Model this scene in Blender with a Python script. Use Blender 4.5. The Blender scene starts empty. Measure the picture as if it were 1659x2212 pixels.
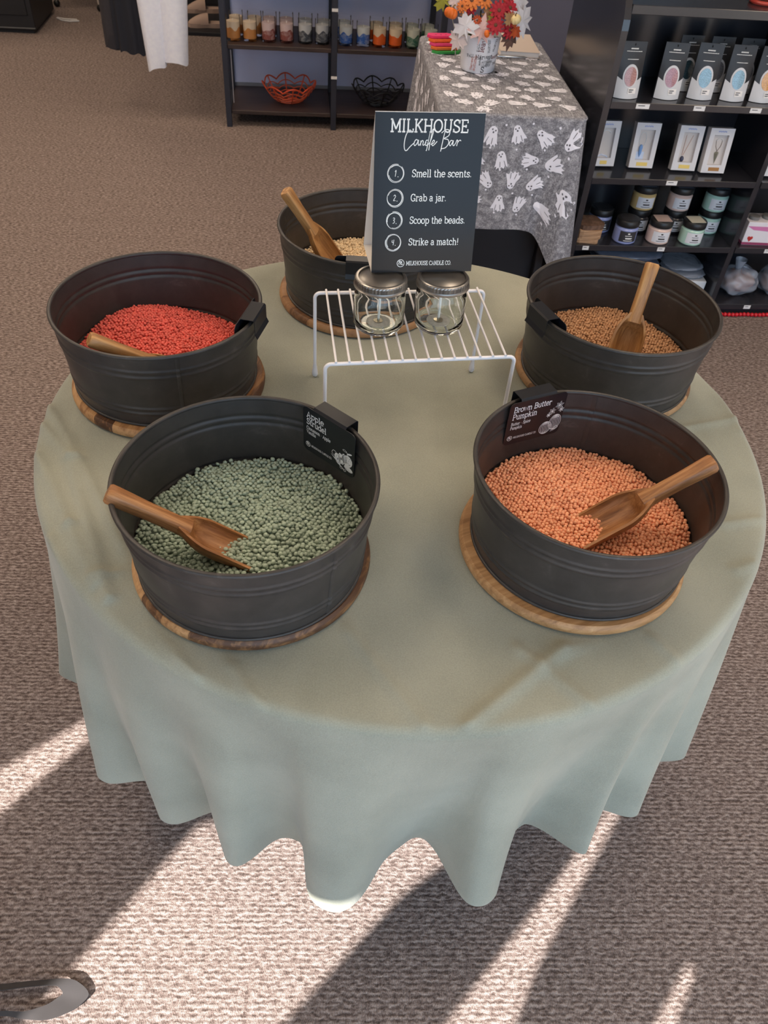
import bpy, math, random
import numpy as np
from mathutils import Matrix, Vector, Euler

random.seed(7)
rng = np.random.default_rng(7)
PI = math.pi
scene = bpy.context.scene
COL = scene.collection

# ------------------------------------------------------------------ camera
CAM_POS = Vector((-0.185, -1.081, 1.604))
PITCH, YAW, ROLL, FPX = math.radians(44.476), math.radians(8.505), math.radians(4.997), 1706.29
cam_data = bpy.data.cameras.new('camera')
cam = bpy.data.objects.new('camera', cam_data)
COL.objects.link(cam)
fw = Vector((math.sin(YAW) * math.cos(PITCH), math.cos(YAW) * math.cos(PITCH), -math.sin(PITCH)))
rt = Vector((math.cos(YAW), -math.sin(YAW), 0))
up = rt.cross(fw)
r2 = rt * math.cos(ROLL) + up * math.sin(ROLL)
u2 = -rt * math.sin(ROLL) + up * math.cos(ROLL)
cam.matrix_world = Matrix(((r2.x, u2.x, -fw.x, CAM_POS.x), (r2.y, u2.y, -fw.y, CAM_POS.y),
                           (r2.z, u2.z, -fw.z, CAM_POS.z), (0, 0, 0, 1)))
cam_data.sensor_fit = 'HORIZONTAL'
cam_data.sensor_width = 36.0
cam_data.lens = 36.0 * FPX / 1659.0
cam_data.clip_start = 0.02
scene.camera = cam
cam_data.dof.use_dof = True
cam_data.dof.focus_distance = 1.35
cam_data.dof.aperture_fstop = 16.0

# ------------------------------------------------------------------ world, sun, exposure
world = bpy.data.worlds.new('sky')
scene.world = world
world.use_nodes = True
bg = world.node_tree.nodes['Background']
bg.inputs[0].default_value = (0.56, 0.77, 1.0, 1)
bg.inputs[1].default_value = 3.2
SUN_AZ, SUN_EL = math.radians(43), math.radians(36)
sd = Vector((math.sin(SUN_AZ) * math.cos(SUN_EL), math.cos(SUN_AZ) * math.cos(SUN_EL), -math.sin(SUN_EL)))
sun_data = bpy.data.lights.new('sun', 'SUN')
sun_data.energy = 17.0
sun_data.angle = math.radians(0.4)
sun_data.color = (1.0, 0.95, 0.89)
sun = bpy.data.objects.new('sun', sun_data)
COL.objects.link(sun)
sun.location = (-4, -5, 5)
sun.rotation_euler = sd.to_track_quat('-Z', 'Y').to_euler()

scene.view_settings.view_transform = 'Standard'
scene.view_settings.look = 'None'
scene.view_settings.gamma = 1.0
scene.view_settings.use_curve_mapping = False
scene.view_settings.exposure = 0.0

FRONT_Y = -2.6       # street wall behind the photographer
CEIL_Z = 2.85

# ------------------------------------------------------------------ material helpers
def srgb(r, g, b):
    def f(c):
        c /= 255.0
        return c / 12.92 if c <= 0.04045 else ((c + 0.055) / 1.055) ** 2.4
    return (f(r), f(g), f(b), 1.0)

MATS = {}
def base_mat(name):
    m = bpy.data.materials.new(name)
    m.use_nodes = True
    MATS[name] = m
    nt = m.node_tree
    return m, nt, nt.nodes['Principled BSDF']

def N(nt, typ, **kw):
    n = nt.nodes.new(typ)
    for k, v in kw.items():
        if hasattr(n, k):
            setattr(n, k, v)
        else:
            n.inputs[k].default_value = v
    return n

def ramp(nt, fac, stops):
    r = nt.nodes.new('ShaderNodeValToRGB')
    el = r.color_ramp.elements
    while len(el) > 1:
        el.remove(el[-1])
    el[0].position, el[0].color = stops[0]
    for p, c in stops[1:]:
        e = el.new(p)
        e.color = c
    nt.links.new(fac, r.inputs[0])
    return r.outputs[0]

def mat(name, col, rough=0.6, metal=0.0, spec=0.5, var=0.0, scale=20.0, bump=0.0, bscale=None, coat=0.0, sheen=0.0):
    if name in MATS:
        return MATS[name]
    m, nt, b = base_mat(name)
    b.inputs['Base Color'].default_value = col
    b.inputs['Roughness'].default_value = rough
    b.inputs['Metallic'].default_value = metal
    b.inputs['Specular IOR Level'].default_value = spec
    b.inputs['Coat Weight'].default_value = coat
    b.inputs['Sheen Weight'].default_value = sheen
    if var > 0 or bump > 0:
        tc = N(nt, 'ShaderNodeTexCoord')
        no = N(nt, 'ShaderNodeTexNoise', Scale=scale, Detail=4.0)
        nt.links.new(tc.outputs['Object'], no.inputs['Vector'])
        if var > 0:
            d = tuple(max(0, c * (1 - var)) for c in col[:3]) + (1,)
            l = tuple(min(1, c * (1 + var)) for c in col[:3]) + (1,)
            nt.links.new(ramp(nt, no.outputs['Fac'], [(0.3, d), (0.7, l)]), b.inputs['Base Color'])
        if bump > 0:
            n2 = N(nt, 'ShaderNodeTexNoise', Scale=bscale or scale, Detail=3.0)
            nt.links.new(tc.outputs['Object'], n2.inputs['Vector'])
            bp = N(nt, 'ShaderNodeBump', Strength=bump, Distance=0.002)
            nt.links.new(n2.outputs['Fac'], bp.inputs['Height'])
            nt.links.new(bp.outputs[0], b.inputs['Normal'])
    return m

def wood_mat(name, dark, mid, light, rough=0.5, stave=0.0, grain=(3, 60, 60), offs=0.0):
    m, nt, b = base_mat(name)
    tc = N(nt, 'ShaderNodeTexCoord')
    mp = N(nt, 'ShaderNodeMapping')
    mp.inputs['Scale'].default_value = grain
    mp.inputs['Location'].default_value = (offs, offs * 2, offs)
    nt.links.new(tc.outputs['Object'], mp.inputs['Vector'])
    no = N(nt, 'ShaderNodeTexNoise', Scale=2.2, Detail=6.0, Roughness=0.65, Distortion=0.6)
    nt.links.new(mp.outputs[0], no.inputs['Vector'])
    fac = no.outputs['Fac']
    if stave > 0:
        sx = N(nt, 'ShaderNodeSeparateXYZ')
        nt.links.new(tc.outputs['Object'], sx.inputs[0])
        dv = N(nt, 'ShaderNodeMath', operation='DIVIDE')
        nt.links.new(sx.outputs['Y'], dv.inputs[0]); dv.inputs[1].default_value = stave
        ad = N(nt, 'ShaderNodeMath', operation='ADD')
        nt.links.new(dv.outputs[0], ad.inputs[0]); ad.inputs[1].default_value = 0.37 + offs
        fl = N(nt, 'ShaderNodeMath', operation='FLOOR')
        nt.links.new(ad.outputs[0], fl.inputs[0])
        wn = N(nt, 'ShaderNodeTexWhiteNoise', noise_dimensions='1D')
        nt.links.new(fl.outputs[0], wn.inputs['W'])
        mx = N(nt, 'ShaderNodeMath', operation='MULTIPLY_ADD')
        nt.links.new(wn.outputs['Value'], mx.inputs[0]); mx.inputs[1].default_value = 0.5
        nt.links.new(fac, mx.inputs[2])
        sb = N(nt, 'ShaderNodeMath', operation='SUBTRACT')
        nt.links.new(mx.outputs[0], sb.inputs[0]); sb.inputs[1].default_value = 0.22
        fac = sb.outputs[0]
    nt.links.new(ramp(nt, fac, [(0.28, dark), (0.5, mid), (0.72, light)]), b.inputs['Base Color'])
    b.inputs['Roughness'].default_value = rough
    bp = N(nt, 'ShaderNodeBump', Strength=0.15, Distance=0.001)
    nt.links.new(no.outputs['Fac'], bp.inputs['Height'])
    nt.links.new(bp.outputs[0], b.inputs['Normal'])
    return m

def bead_mat(name, col):
    m, nt, b = base_mat(name)
    g = N(nt, 'ShaderNodeNewGeometry')
    d = tuple(c * 0.84 for c in col[:3]) + (1,)
    l = tuple(min(1, c * 1.16) for c in col[:3]) + (1,)
    nt.links.new(ramp(nt, g.outputs['Random Per Island'], [(0.0, d), (0.5, col), (1.0, l)]), b.inputs['Base Color'])
    b.inputs['Roughness'].default_value = 0.45
    b.inputs['Specular IOR Level'].default_value = 0.4
    return m

# ------------------------------------------------------------------ geometry helper
class G:
    def __init__(self):
        self.v = []; self.f = []
    def add(self, v, f, M=None):
        o = len(self.v)
        if M is not None:
            v = [M @ Vector(p) for p in v]
        self.v.extend([tuple(p) for p in v])
        self.f.extend([tuple(i + o for i in q) for q in f])
        return self
    def box(self, c, s, M=None, bev=0.0):
        x, y, z = s[0] / 2, s[1] / 2, s[2] / 2
        if bev <= 0:
            v = [(c[0] + a * x, c[1] + b * y, c[2] + d * z) for a in (-1, 1) for b in (-1, 1) for d in (-1, 1)]
            f = [(0, 1, 3, 2), (4, 6, 7, 5), (0, 4, 5, 1), (2, 3, 7, 6), (0, 2, 6, 4), (1, 5, 7, 3)]
            return self.add(v, f, M)
        b_ = min(bev, x, y, z)
        # bevelled in plan and at top/bottom
        def ring(ix, iy, zz):
            return [(c[0] + sx * (x - ix) , c[1] + sy * (y - iy), zz) for sx, sy in ((-1, -1), (1, -1), (1, 1), (-1, 1))]
        def oct_(ins, zz):
            X, Y = x - ins, y - ins
            q = b_
            return [(c[0] + a, c[1] + d, zz) for a, d in ((-X + q, -Y), (X - q, -Y), (X, -Y + q), (X, Y - q), (X - q, Y), (-X + q, Y), (-X, Y - q), (-X, -Y + q))]
        rings = [oct_(b_ * .7, c[2] - z), oct_(0, c[2] - z + b_), oct_(0, c[2] + z - b_), oct_(b_ * .7, c[2] + z)]
        v = [p for r in rings for p in r]
        f = [tuple(range(7, -1, -1)), tuple(24 + i for i in range(8))]
        for k in range(3):
            for i in range(8):
                j = (i + 1) % 8
                f.append((k * 8 + i, k * 8 + j, k * 8 + 8 + j, k * 8 + 8 + i))
        return self.add(v, f, M)
    def lathe(self, prof, n=32, M=None, close=False):
        v = []; f = []
        for r, z in prof:
            for i in range(n):
                a = 2 * PI * i / n
                v.append((r * math.cos(a), r * math.sin(a), z))
        m = len(prof)
        for k in range(m - 1 + (1 if close else 0)):
            k2 = (k + 1) % m
            for i in range(n):
                j = (i + 1) % n
                f.append((k * n + i, k * n + j, k2 * n + j, k2 * n + i))
        return self.add(v, f, M)
    def tube(self, path, r, n=8, M=None, closed=False, caps=True):
        P = [Vector(p) for p in path]
        m = len(P)
        v = []; f = []
        prev = None
        for i in range(m):
            if closed:
                t = P[(i + 1) % m] - P[i - 1]
            else:
                t = P[min(i + 1, m - 1)] - P[max(i - 1, 0)]
            t.normalize()
            if prev is None:
                a = Vector((0, 0, 1)) if abs(t.z) < 0.9 else Vector((1, 0, 0))
                nn = t.cross(a).normalized()
            else:
                nn = (prev - t * prev.dot(t)).normalized()
            prev = nn
            bb = t.cross(nn)
            rr = r[i] if isinstance(r, (list, tuple)) else r
            for k in range(n):
                a = 2 * PI * k / n
                v.append(P[i] + nn * math.cos(a) * rr + bb * math.sin(a) * rr)
        for i in range(m - 1 + (1 if closed else 0)):
            i2 = (i + 1) % m
            for k in range(n):
                k2 = (k + 1) % n
                f.append((i * n + k, i * n + k2, i2 * n + k2, i2 * n + k))
        if caps and not closed:
            f.append(tuple(range(n - 1, -1, -1)))
            f.append(tuple((m - 1) * n + k for k in range(n)))
        return self.add(v, f, M)
    def prism(self, poly, z0, z1, M=None):
        n = len(poly)
        v = [(x, y, z0) for x, y in poly] + [(x, y, z1) for x, y in poly]
        f = [tuple(range(n - 1, -1, -1)), tuple(range(n, 2 * n))]
        f += [(i, (i + 1) % n, n + (i + 1) % n, n + i) for i in range(n)]
        return self.add(v, f, M)
    def poly(self, pts, M=None):
        return self.add(pts, [tuple(range(len(pts)))], M)
    def ribbon(self, pts, w, M=None, z=0.0):
        P = [Vector((p[0], p[1])) for p in pts]
        m = len(P)
        L = []; R = []
        closed = m > 3 and (P[0] - P[-1]).length < 1e-9
        for i in range(m):
            if closed:
                a = P[i - 1] if i > 0 else P[m - 2]
                b = P[i + 1] if i < m - 1 else P[1]
            else:
                a = P[max(i - 1, 0)]; b = P[min(i + 1, m - 1)]
            t = b - a
            if t.length < 1e-12:
                t = Vector((1, 0))
            t.normalize()
            n = Vector((-t.y, t.x)) * (w / 2)
            L.append(P[i] + n); R.append(P[i] - n)
        v = [(p.x, p.y, z) for p in L] + [(p.x, p.y, z) for p in R]
        f = [(m + i, m + i + 1, i + 1, i) for i in range(m - 1)]
        return self.add(v, f, M)
    def grid(self, pts, nu, nv, M=None, wrap=False):
        f = []
        for i in range(nu - 1 + (1 if wrap else 0)):
            i2 = (i + 1) % nu
            for j in range(nv - 1):
                f.append((i * nv + j, i2 * nv + j, i2 * nv + j + 1, i * nv + j + 1))
        return self.add(pts, f, M)
    def mesh(self, name, smooth=False):
        me = bpy.data.meshes.new(name)
        me.from_pydata(self.v, [], self.f)
        if smooth:
            me.polygons.foreach_set('use_smooth', [True] * len(me.polygons))
            if smooth != 'all':
                try:
                    me.set_sharp_from_angle(angle=math.radians(40))
                except Exception:
                    pass
        me.update()
        return me
    def obj(self, name, m, parent=None, smooth=False):
        me = self.mesh(name, smooth)
        me.materials.append(m)
        o = bpy.data.objects.new(name, me)
        COL.objects.link(o)
        if parent is not None:
            o.parent = parent
        return o

def tag(o, label, cat, group=None):
    o['label'] = label; o['category'] = cat
    if group: o['group'] = group
    return o
def thing(name, label, cat, loc=(0, 0, 0), rz=0.0, group=None):
    o = bpy.data.objects.new(name, None)
    o.empty_display_size = 0.05
    COL.objects.link(o)
    o.location = loc; o.rotation_euler = (0, 0, rz)
    return tag(o, label, cat, group)
def struct(o):
    o['kind'] = 'structure'
    return o
def child_copy(src, parent):
    c = src.copy(); COL.objects.link(c); c.parent = parent
    return c
def T(x, y, z): return Matrix.Translation((x, y, z))
def RX(a): return Matrix.Rotation(a, 4, 'X')
def RY(a): return Matrix.Rotation(a, 4, 'Y')
def RZ(a): return Matrix.Rotation(a, 4, 'Z')
def sphere_prof(r, n=8, sz=1.0, z0=0.0):
    return [(max(1e-5, r * math.sin(PI * k / n)), z0 - r * sz * math.cos(PI * k / n)) for k in range(n + 1)]
def catmull(pts, k=6):
    out = []
    P = [np.array(p, float) for p in pts]
    P = [2 * P[0] - P[1]] + P + [2 * P[-1] - P[-2]]
    for i in range(1, len(P) - 2):
        for s in range(k):
            t = s / k
            a, b, c, d = P[i - 1], P[i], P[i + 1], P[i + 2]
            out.append(tuple(0.5 * (2 * b + (c - a) * t + (2 * a - 5 * b + 4 * c - d) * t * t + (3 * b - a - 3 * c + d) * t ** 3)))
    out.append(tuple(P[-2]))
    return out

# ------------------------------------------------------------------ stroke lettering (slab serif)
def arc(cx, cy, rx, ry, a0, a1, n=14):
    return [(cx + rx * math.cos(math.radians(a0 + (a1 - a0) * i / n)), cy + ry * math.sin(math.radians(a0 + (a1 - a0) * i / n))) for i in range(n + 1)]
def sf(x, y, w=.3): return [(x - w / 2, y), (x + w / 2, y)]
XH = .68
def _s(h, w, x0=.08):
    return catmull([(x0 + w * .92, h * .74), (x0 + w * .86, h * .93), (x0 + w * .5, h), (x0 + w * .1, h * .85), (x0 + w * .12, h * .62), (x0 + w * .5, h * .51), (x0 + w * .92, h * .38), (x0 + w * .95, h * .13), (x0 + w * .5, 0), (x0 + w * .1, h * .08), (x0 + .0, h * .28)], 4)
GL = {
 'M': (1.1, [[(.18, 0), (.18, 1)], [(.18, 1), (.55, .2)], [(.55, .2), (.92, 1)], [(.92, 1), (.92, 0)], sf(.18, 0, .32), sf(.92, 0, .32), sf(.12, 1, .2), sf(.98, 1, .2)]),
 'I': (.46, [[(.23, 0), (.23, 1)], sf(.23, 0), sf(.23, 1)]),
 'L': (.78, [[(.2, 0), (.2, 1)], [(.06, 0), (.7, 0), (.7, .26)], sf(.2, 1)]),
 'K': (.92, [[(.2, 0), (.2, 1)], [(.2, .4), (.74, 1)], [(.38, .58), (.78, 0)], sf(.2, 0), sf(.2, 1), sf(.74, 1, .24), sf(.8, 0, .24)]),
 'H': (1.0, [[(.2, 0), (.2, 1)], [(.8, 0), (.8, 1)], [(.2, .5), (.8, .5)], sf(.2, 0), sf(.2, 1), sf(.8, 0), sf(.8, 1)]),
 'O': (.98, [arc(.49, .5, .4, .5, 0, 360, 28)]),
 'U': (.98, [[(.2, 1), (.2, .3)] + arc(.49, .3, .29, .3, 180, 360) + [(.78, 1)], sf(.2, 1), sf(.78, 1)]),
 'S': (.78, [_s(1.0, .58, .1), [(.67, .72), (.67, 1)], [(.1, 0), (.1, .28)]]),
 'E': (.84, [[(.2, 0), (.2, 1)], [(.06, 0), (.76, 0), (.76, .26)], [(.06, 1), (.72, 1), (.72, .76)], [(.2, .5), (.56, .5)], [(.56, .38), (.56, .62)]]),
 'C': (.9, [arc(.49, .5, .4, .5, 50, 320, 22), [(.78, .68), (.78, 1)]]),
 'A': (.94, [[(.14, 0), (.47, 1), (.8, 0)], [(.26, .34), (.68, .34)], sf(.14, 0), sf(.8, 0)]),
 'N': (1.0, [[(.2, 0), (.2, 1)], [(.2, 1), (.8, 0)], [(.8, 0), (.8, 1)], sf(.2, 0), sf(.14, 1, .2), sf(.8, 1)]),
 'D': (.96, [[(.2, 0), (.2, 1)], [(.06, 1), (.45, 1)] + arc(.45, .5, .4, .5, 90, -90) + [(.06, 0)]]),
 'B': (.86, [[(.2, 0), (.2, 1)], [(.06, 1), (.5, 1)] + arc(.5, .76, .22, .24, 90, -90) + [(.2, .52)], [(.5, .52)] + arc(.5, .26, .27, .26, 90, -90) + [(.06, 0)]]),
 'P': (.84, [[(.2, 0), (.2, 1)], [(.06, 1), (.48, 1)] + arc(.48, .73, .27, .27, 90, -90) + [(.2, .46)], sf(.2, 0, .34)]),
 'V': (.92, [[(.12, 1), (.46, 0), (.8, 1)], sf(.12, 1), sf(.8, 1)]),
 'G': (.96, [arc(.49, .5, .4, .5, 50, 340, 22), [(.86, .36), (.56, .36)], [(.82, .36), (.82, .02)], [(.78, .7), (.78, 1)]]),
 'T': (.86, [[(.43, 0), (.43, 1)], [(.08, .74), (.08, 1), (.78, 1), (.78, .74)], sf(.43, 0)]),
 'm': (1.12, [[(.18, 0), (.18, XH)], [(.18, .46)] + arc(.38, .46, .19, .2, 150, 0, 8) + [(.57, 0)], [(.57, .46)] + arc(.77, .46, .19, .2, 150, 0, 8) + [(.96, 0)], sf(.18, 0, .26), sf(.57, 0, .2), sf(.96, 0, .26), sf(.1, XH, .16)]),
 'n': (.82, [[(.18, 0), (.18, XH)], [(.18, .44)] + arc(.41, .44, .23, .23, 150, 0, 8) + [(.64, 0)], sf(.18, 0, .26), sf(.64, 0, .26), sf(.1, XH, .16)]),
 'h': (.82, [[(.18, 0), (.18, 1)], [(.18, .44)] + arc(.41, .44, .23, .23, 150, 0, 8) + [(.64, 0)], sf(.18, 0, .26), sf(.64, 0, .26), sf(.1, 1, .16)]),
 'u': (.82, [[(.18, XH), (.18, .22)] + arc(.41, .23, .23, .23, 180, 340, 8), [(.64, XH), (.64, 0)], sf(.1, XH, .16), sf(.57, XH, .16), sf(.7, 0, .14)]),
 'e': (.72, [[(.08, .36), (.64, .36)] + arc(.36, .34, .29, .34, 0, 320, 18)]),
 'c': (.68, [arc(.36, .34, .29, .34, 45, 320, 16), [(.57, .46), (.57, .64)]]),
 'o': (.74, [arc(.37, .34, .3, .34, 0, 360, 20)]),
 's': (.62, [_s(XH, .44, .09), [(.52, .48), (.52, .66)], [(.09, 0), (.09, .2)]]),
 'l': (.42, [[(.21, 0), (.21, 1)], sf(.21, 0, .3), sf(.13, 1, .16)]),
 'i': (.42, [[(.21, 0), (.21, XH)], sf(.21, 0, .3), sf(.13, XH, .16), [(.21, .9), (.21, 1.0)]]),
 'j': (.4, [[(.24, XH), (.24, -.1)] + arc(.08, -.1, .16, .16, 0, -110, 6), sf(.16, XH, .16), [(.24, .9), (.24, 1.0)]]),
 't': (.5, [[(.2, .92), (.2, .2)] + arc(.34, .16, .14, .15, 180, 330, 8), [(.04, XH), (.42, XH)]]),
 'r': (.6, [[(.18, 0), (.18, XH)], [(.18, .42)] + arc(.4, .42, .2, .24, 140, 40, 6), sf(.18, 0, .3), sf(.1, XH, .16), [(.5, .5), (.5, .6)]]),
 'a': (.74, [arc(.33, .46, .22, .22, 160, 0, 8) + [(.55, .08), (.68, 0)], arc(.32, .19, .22, .19, 0, 360, 16)]),
 'b': (.8, [[(.18, 0), (.18, 1)], arc(.45, .34, .27, .33, 0, 360, 20), sf(.1, 1, .16)]),
 'd': (.8, [[(.62, 0), (.62, 1)], arc(.35, .34, .27, .33, 0, 360, 20), sf(.54, 1, .16), sf(.68, 0, .14)]),
 'p': (.8, [[(.18, -.3), (.18, XH)], arc(.45, .34, .27, .33, 0, 360, 20), sf(.1, XH, .16), sf(.18, -.3, .28)]),
 'k': (.8, [[(.18, 0), (.18, 1)], [(.18, .26), (.56, XH)], [(.32, .42), (.62, 0)], sf(.18, 0, .26), sf(.1, 1, .16), sf(.58, XH, .2), sf(.64, 0, .2)]),
 'w': (1.06, [[(.1, XH), (.3, 0), (.53, XH * .9), (.76, 0), (.96, XH)], sf(.1, XH, .22), sf(.96, XH, .22)]),
 'v': (.76, [[(.1, XH), (.38, 0), (.66, XH)], sf(.1, XH, .22), sf(.66, XH, .22)]),
 'g': (.76, [arc(.36, .36, .27, .3, 0, 360, 18), [(.63, XH), (.63, -.12)] + arc(.37, -.12, .26, .18, 0, -150, 8)]),
 'F': (.8, [[(.2, 0), (.2, 1)], [(.06, 1), (.72, 1), (.72, .76)], [(.2, .5), (.56, .5)], [(.56, .38), (.56, .62)], sf(.2, 0, .34)]),
 'R': (.92, [[(.2, 0), (.2, 1)], [(.06, 1), (.48, 1)] + arc(.48, .75, .26, .25, 90, -90) + [(.2, .5)], [(.46, .5), (.78, 0)], sf(.2, 0), sf(.82, 0, .2)]),
 '.': (.32, [[(.1, .06), (.22, .06)]]),
 '!': (.4, [[(.2, .3), (.2, 1)], [(.14, .06), (.26, .06)]]),
 '+': (.5, [[(.18, .36), (.32, .36)]]),
 ' ': (.42, []),
}
def text_w(s, size): return sum(GL[c][0] for c in s) * size
def text(g, s, size, x, y, M, wt=.11, width=None):
    k = 1.0
    if width: k = width / text_w(s, size)
    cx = x
    for c in s:
        w, st = GL[c]
        for p in st:
            g.ribbon([(cx + a * size * k, y + b * size) for a, b in p], wt * size * (1.15 if c in '.!+' and len(p) == 2 and abs(p[0][1] - .06) < .01 else 1), M)
        cx += w * size * k
    return cx
def polyline(g, pts, wt, M, smooth=True):
    g.ribbon(catmull(pts, 5) if smooth and len(pts) > 2 else pts, wt, M)
def disc(g, cx, cy, rx, ry, M, n=18, rot=0.0):
    c, s = math.cos(rot), math.sin(rot)
    g.poly([(cx + rx * math.cos(a) * c - ry * math.sin(a) * s, cy + rx * math.cos(a) * s + ry * math.sin(a) * c, 0) for a in [2 * PI * i / n for i in range(n)]], M)
def logo(g, cx, cy, r, M):
    g.ribbon([(cx + a, cy + b) for a, b in arc(0, 0, r, r, 0, 360, 26)], r * .16, M)
    polyline(g, [(cx - r * .62, cy - r * .35), (cx - r * .45, cy + r * .2), (cx - r * .2, cy + r * .52), (cx - r * .12, cy), (cx - r * .2, cy - r * .5)], r * .16, M)
    polyline(g, [(cx - r * .2, cy - r * .5), (cx + r * .1, cy + r * .2), (cx + r * .35, cy + r * .5), (cx + r * .32, cy), (cx + r * .3, cy - r * .45), (cx + r * .66, cy - r * .2)], r * .16, M)
    polyline(g, [(cx - r * .7, cy + r * .45), (cx - r * .3, cy + r * .72), (cx + r * .1, cy + r * .5)], r * .12, M)

WHITE_INK = mat('white_ink', srgb(240, 240, 238), 0.6)
BLACK_INK = mat('black_ink', srgb(40, 38, 40), 0.6)

# ------------------------------------------------------------------ carpet, walls, ceiling
def carpet_mat():
    m, nt, b = base_mat('carpet')
    tc = N(nt, 'ShaderNodeTexCoord')
    mp = N(nt, 'ShaderNodeMapping')
    mp.inputs['Rotation'].default_value = (0, 0, math.radians(4))
    nt.links.new(tc.outputs['Object'], mp.inputs['Vector'])
    def wave(direction, sc, dist, dsc):
        w_ = N(nt, 'ShaderNodeTexWave', wave_type='BANDS', bands_direction=direction)
        w_.inputs['Scale'].default_value = sc; w_.inputs['Distortion'].default_value = dist
        w_.inputs['Detail'].default_value = 2.0; w_.inputs['Detail Scale'].default_value = dsc
        nt.links.new(mp.outputs[0], w_.inputs['Vector'])
        return w_.outputs['Fac']
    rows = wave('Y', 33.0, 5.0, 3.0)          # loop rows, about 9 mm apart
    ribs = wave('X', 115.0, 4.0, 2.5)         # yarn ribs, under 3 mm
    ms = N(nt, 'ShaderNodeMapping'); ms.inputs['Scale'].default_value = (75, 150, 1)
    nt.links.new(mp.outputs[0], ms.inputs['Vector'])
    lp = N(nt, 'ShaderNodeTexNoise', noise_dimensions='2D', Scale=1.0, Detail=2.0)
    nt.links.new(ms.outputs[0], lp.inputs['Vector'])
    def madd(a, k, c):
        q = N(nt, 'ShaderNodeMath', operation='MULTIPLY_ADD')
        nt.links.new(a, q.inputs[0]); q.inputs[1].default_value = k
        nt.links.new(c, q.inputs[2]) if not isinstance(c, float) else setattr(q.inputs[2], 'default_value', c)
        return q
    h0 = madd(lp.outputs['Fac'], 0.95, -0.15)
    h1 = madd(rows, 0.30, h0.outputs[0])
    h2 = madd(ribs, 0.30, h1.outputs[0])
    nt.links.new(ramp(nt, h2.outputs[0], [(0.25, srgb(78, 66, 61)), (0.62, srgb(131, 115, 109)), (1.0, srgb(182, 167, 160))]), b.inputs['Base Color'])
    b.inputs['Roughness'].default_value = 0.95
    b.inputs['Specular IOR Level'].default_value = 0.1
    bp = N(nt, 'ShaderNodeBump', Strength=0.6, Distance=0.003)
    nt.links.new(h2.outputs[0], bp.inputs['Height'])
    nt.links.new(bp.outputs[0], b.inputs['Normal'])
    return m
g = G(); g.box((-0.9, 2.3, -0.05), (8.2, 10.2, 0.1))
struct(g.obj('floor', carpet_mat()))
g = G(); g.box((-0.9, 2.3, CEIL_Z + 0.05), (8.2, 10.2, 0.1))
struct(g.obj('ceiling', mat('ceiling_tile', srgb(225, 222, 215), 0.9, var=0.06, scale=60)))
PAINT = mat('blue_grey_paint', srgb(112, 116, 142), 0.7, var=0.05, scale=3, bump=0.05, bscale=150)
PAINT2 = mat('pale_wall_paint', srgb(190, 186, 180), 0.8, var=0.04, scale=3)
DARKP = mat('dark_wall_paint', srgb(60, 58, 66), 0.8, var=0.06, scale=3)
g = G(); g.box((1.4, 4.11, CEIL_Z / 2), (3.9, 0.12, CEIL_Z)); struct(g.obj('wall_partition', PAINT))
g = G(); g.box((1.4, 4.043, 0.05), (3.88, 0.014, 0.1), bev=0.003); struct(g.obj('baseboard_partition', mat('grey_baseboard', srgb(150, 150, 158), 0.5)))
g = G(); g.box((-0.9, 7.35, CEIL_Z / 2), (8.2, 0.1, CEIL_Z)); struct(g.obj('wall_back', DARKP))
g = G(); g.box((-4.95, 2.3, CEIL_Z / 2), (0.1, 10.2, CEIL_Z)); struct(g.obj('wall_left', PAINT2))
g = G(); g.box((3.3, 2.3, CEIL_Z / 2), (0.1, 10.2, CEIL_Z)); struct(g.obj('wall_right', PAINT2))
# street wall with panels shaped to block and pass sun (behind the photographer)
g = G()
MW = T(0, FRONT_Y - 0.06, 0) @ RX(PI / 2)
def sun_panel(poly): g.prism(poly, -0.006, 0.006, MW)
HD = 2.29
sun_panel([(-5, 0), (-3.09, 0), (-3.11, 2.42), (-3.05, 2.55), (-3.05, CEIL_Z), (-5, CEIL_Z)])
sun_panel([(-2.985, 0), (-2.52, 0), (-2.51, 1.95), (-2.55, HD), (-2.985, HD)])
sun_panel([(-2.10, 0), (-1.83, 0), (-1.749, 1.849), (-1.689, 2.135), (-1.675, HD), (-1.92, HD), (-1.93, 2.2), (-1.99, 2.12), (-2.045, 1.87), (-2.07, 1.7)])  # slanted edges added to cast the viewer's shadow outline
sun_panel([(-1.5, 0), (-1.36, 0), (-1.344, 1.82), (-1.326, 1.97), (-1.326, HD), (-1.637, HD), (-1.62, 1.98), (-1.588, 1.84), (-1.52, 1.2)])
sun_panel([(-1.326, 1.97), (-1.296, 1.95), (-1.287, 1.82), (-1.28, 0), (-0.88, 0), (-0.88, HD), (-1.326, HD)])
sun_panel([(-2.985, HD), (-2.985, 2.56), (-3.05, 2.56), (-3.05, CEIL_Z), (3.3, CEIL_Z), (3.3, HD + 0.25), (-0.88, HD + 0.25), (-0.88, HD)])
sun_panel([(-3.09, 0), (-1.28, 0), (-1.28, 0.08), (-3.09, 0.08)])
sun_panel([(-0.88, 0), (3.3, 0), (3.3, 0.12), (-0.88, 0.12)])
struct(g.obj('wall_front_sun_cut', PAINT2))
g = G()
for x in (-0.86, 0.45, 1.85, 3.2):
    g.box((x, FRONT_Y - 0.06, 1.3), (0.05, 0.08, 2.4))
g.box((1.2, FRONT_Y - 0.06, 0.14), (4.1, 0.08, 0.05)); g.box((1.2, FRONT_Y - 0.06, 2.48), (4.1, 0.08, 0.05))
struct(g.obj('window_1', mat('window_frame_metal', srgb(70, 68, 66), 0.4, metal=0.8)))
g = G(); g.box((-1, FRONT_Y - 6.12, -0.08), (30, 12, 0.1))
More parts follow.
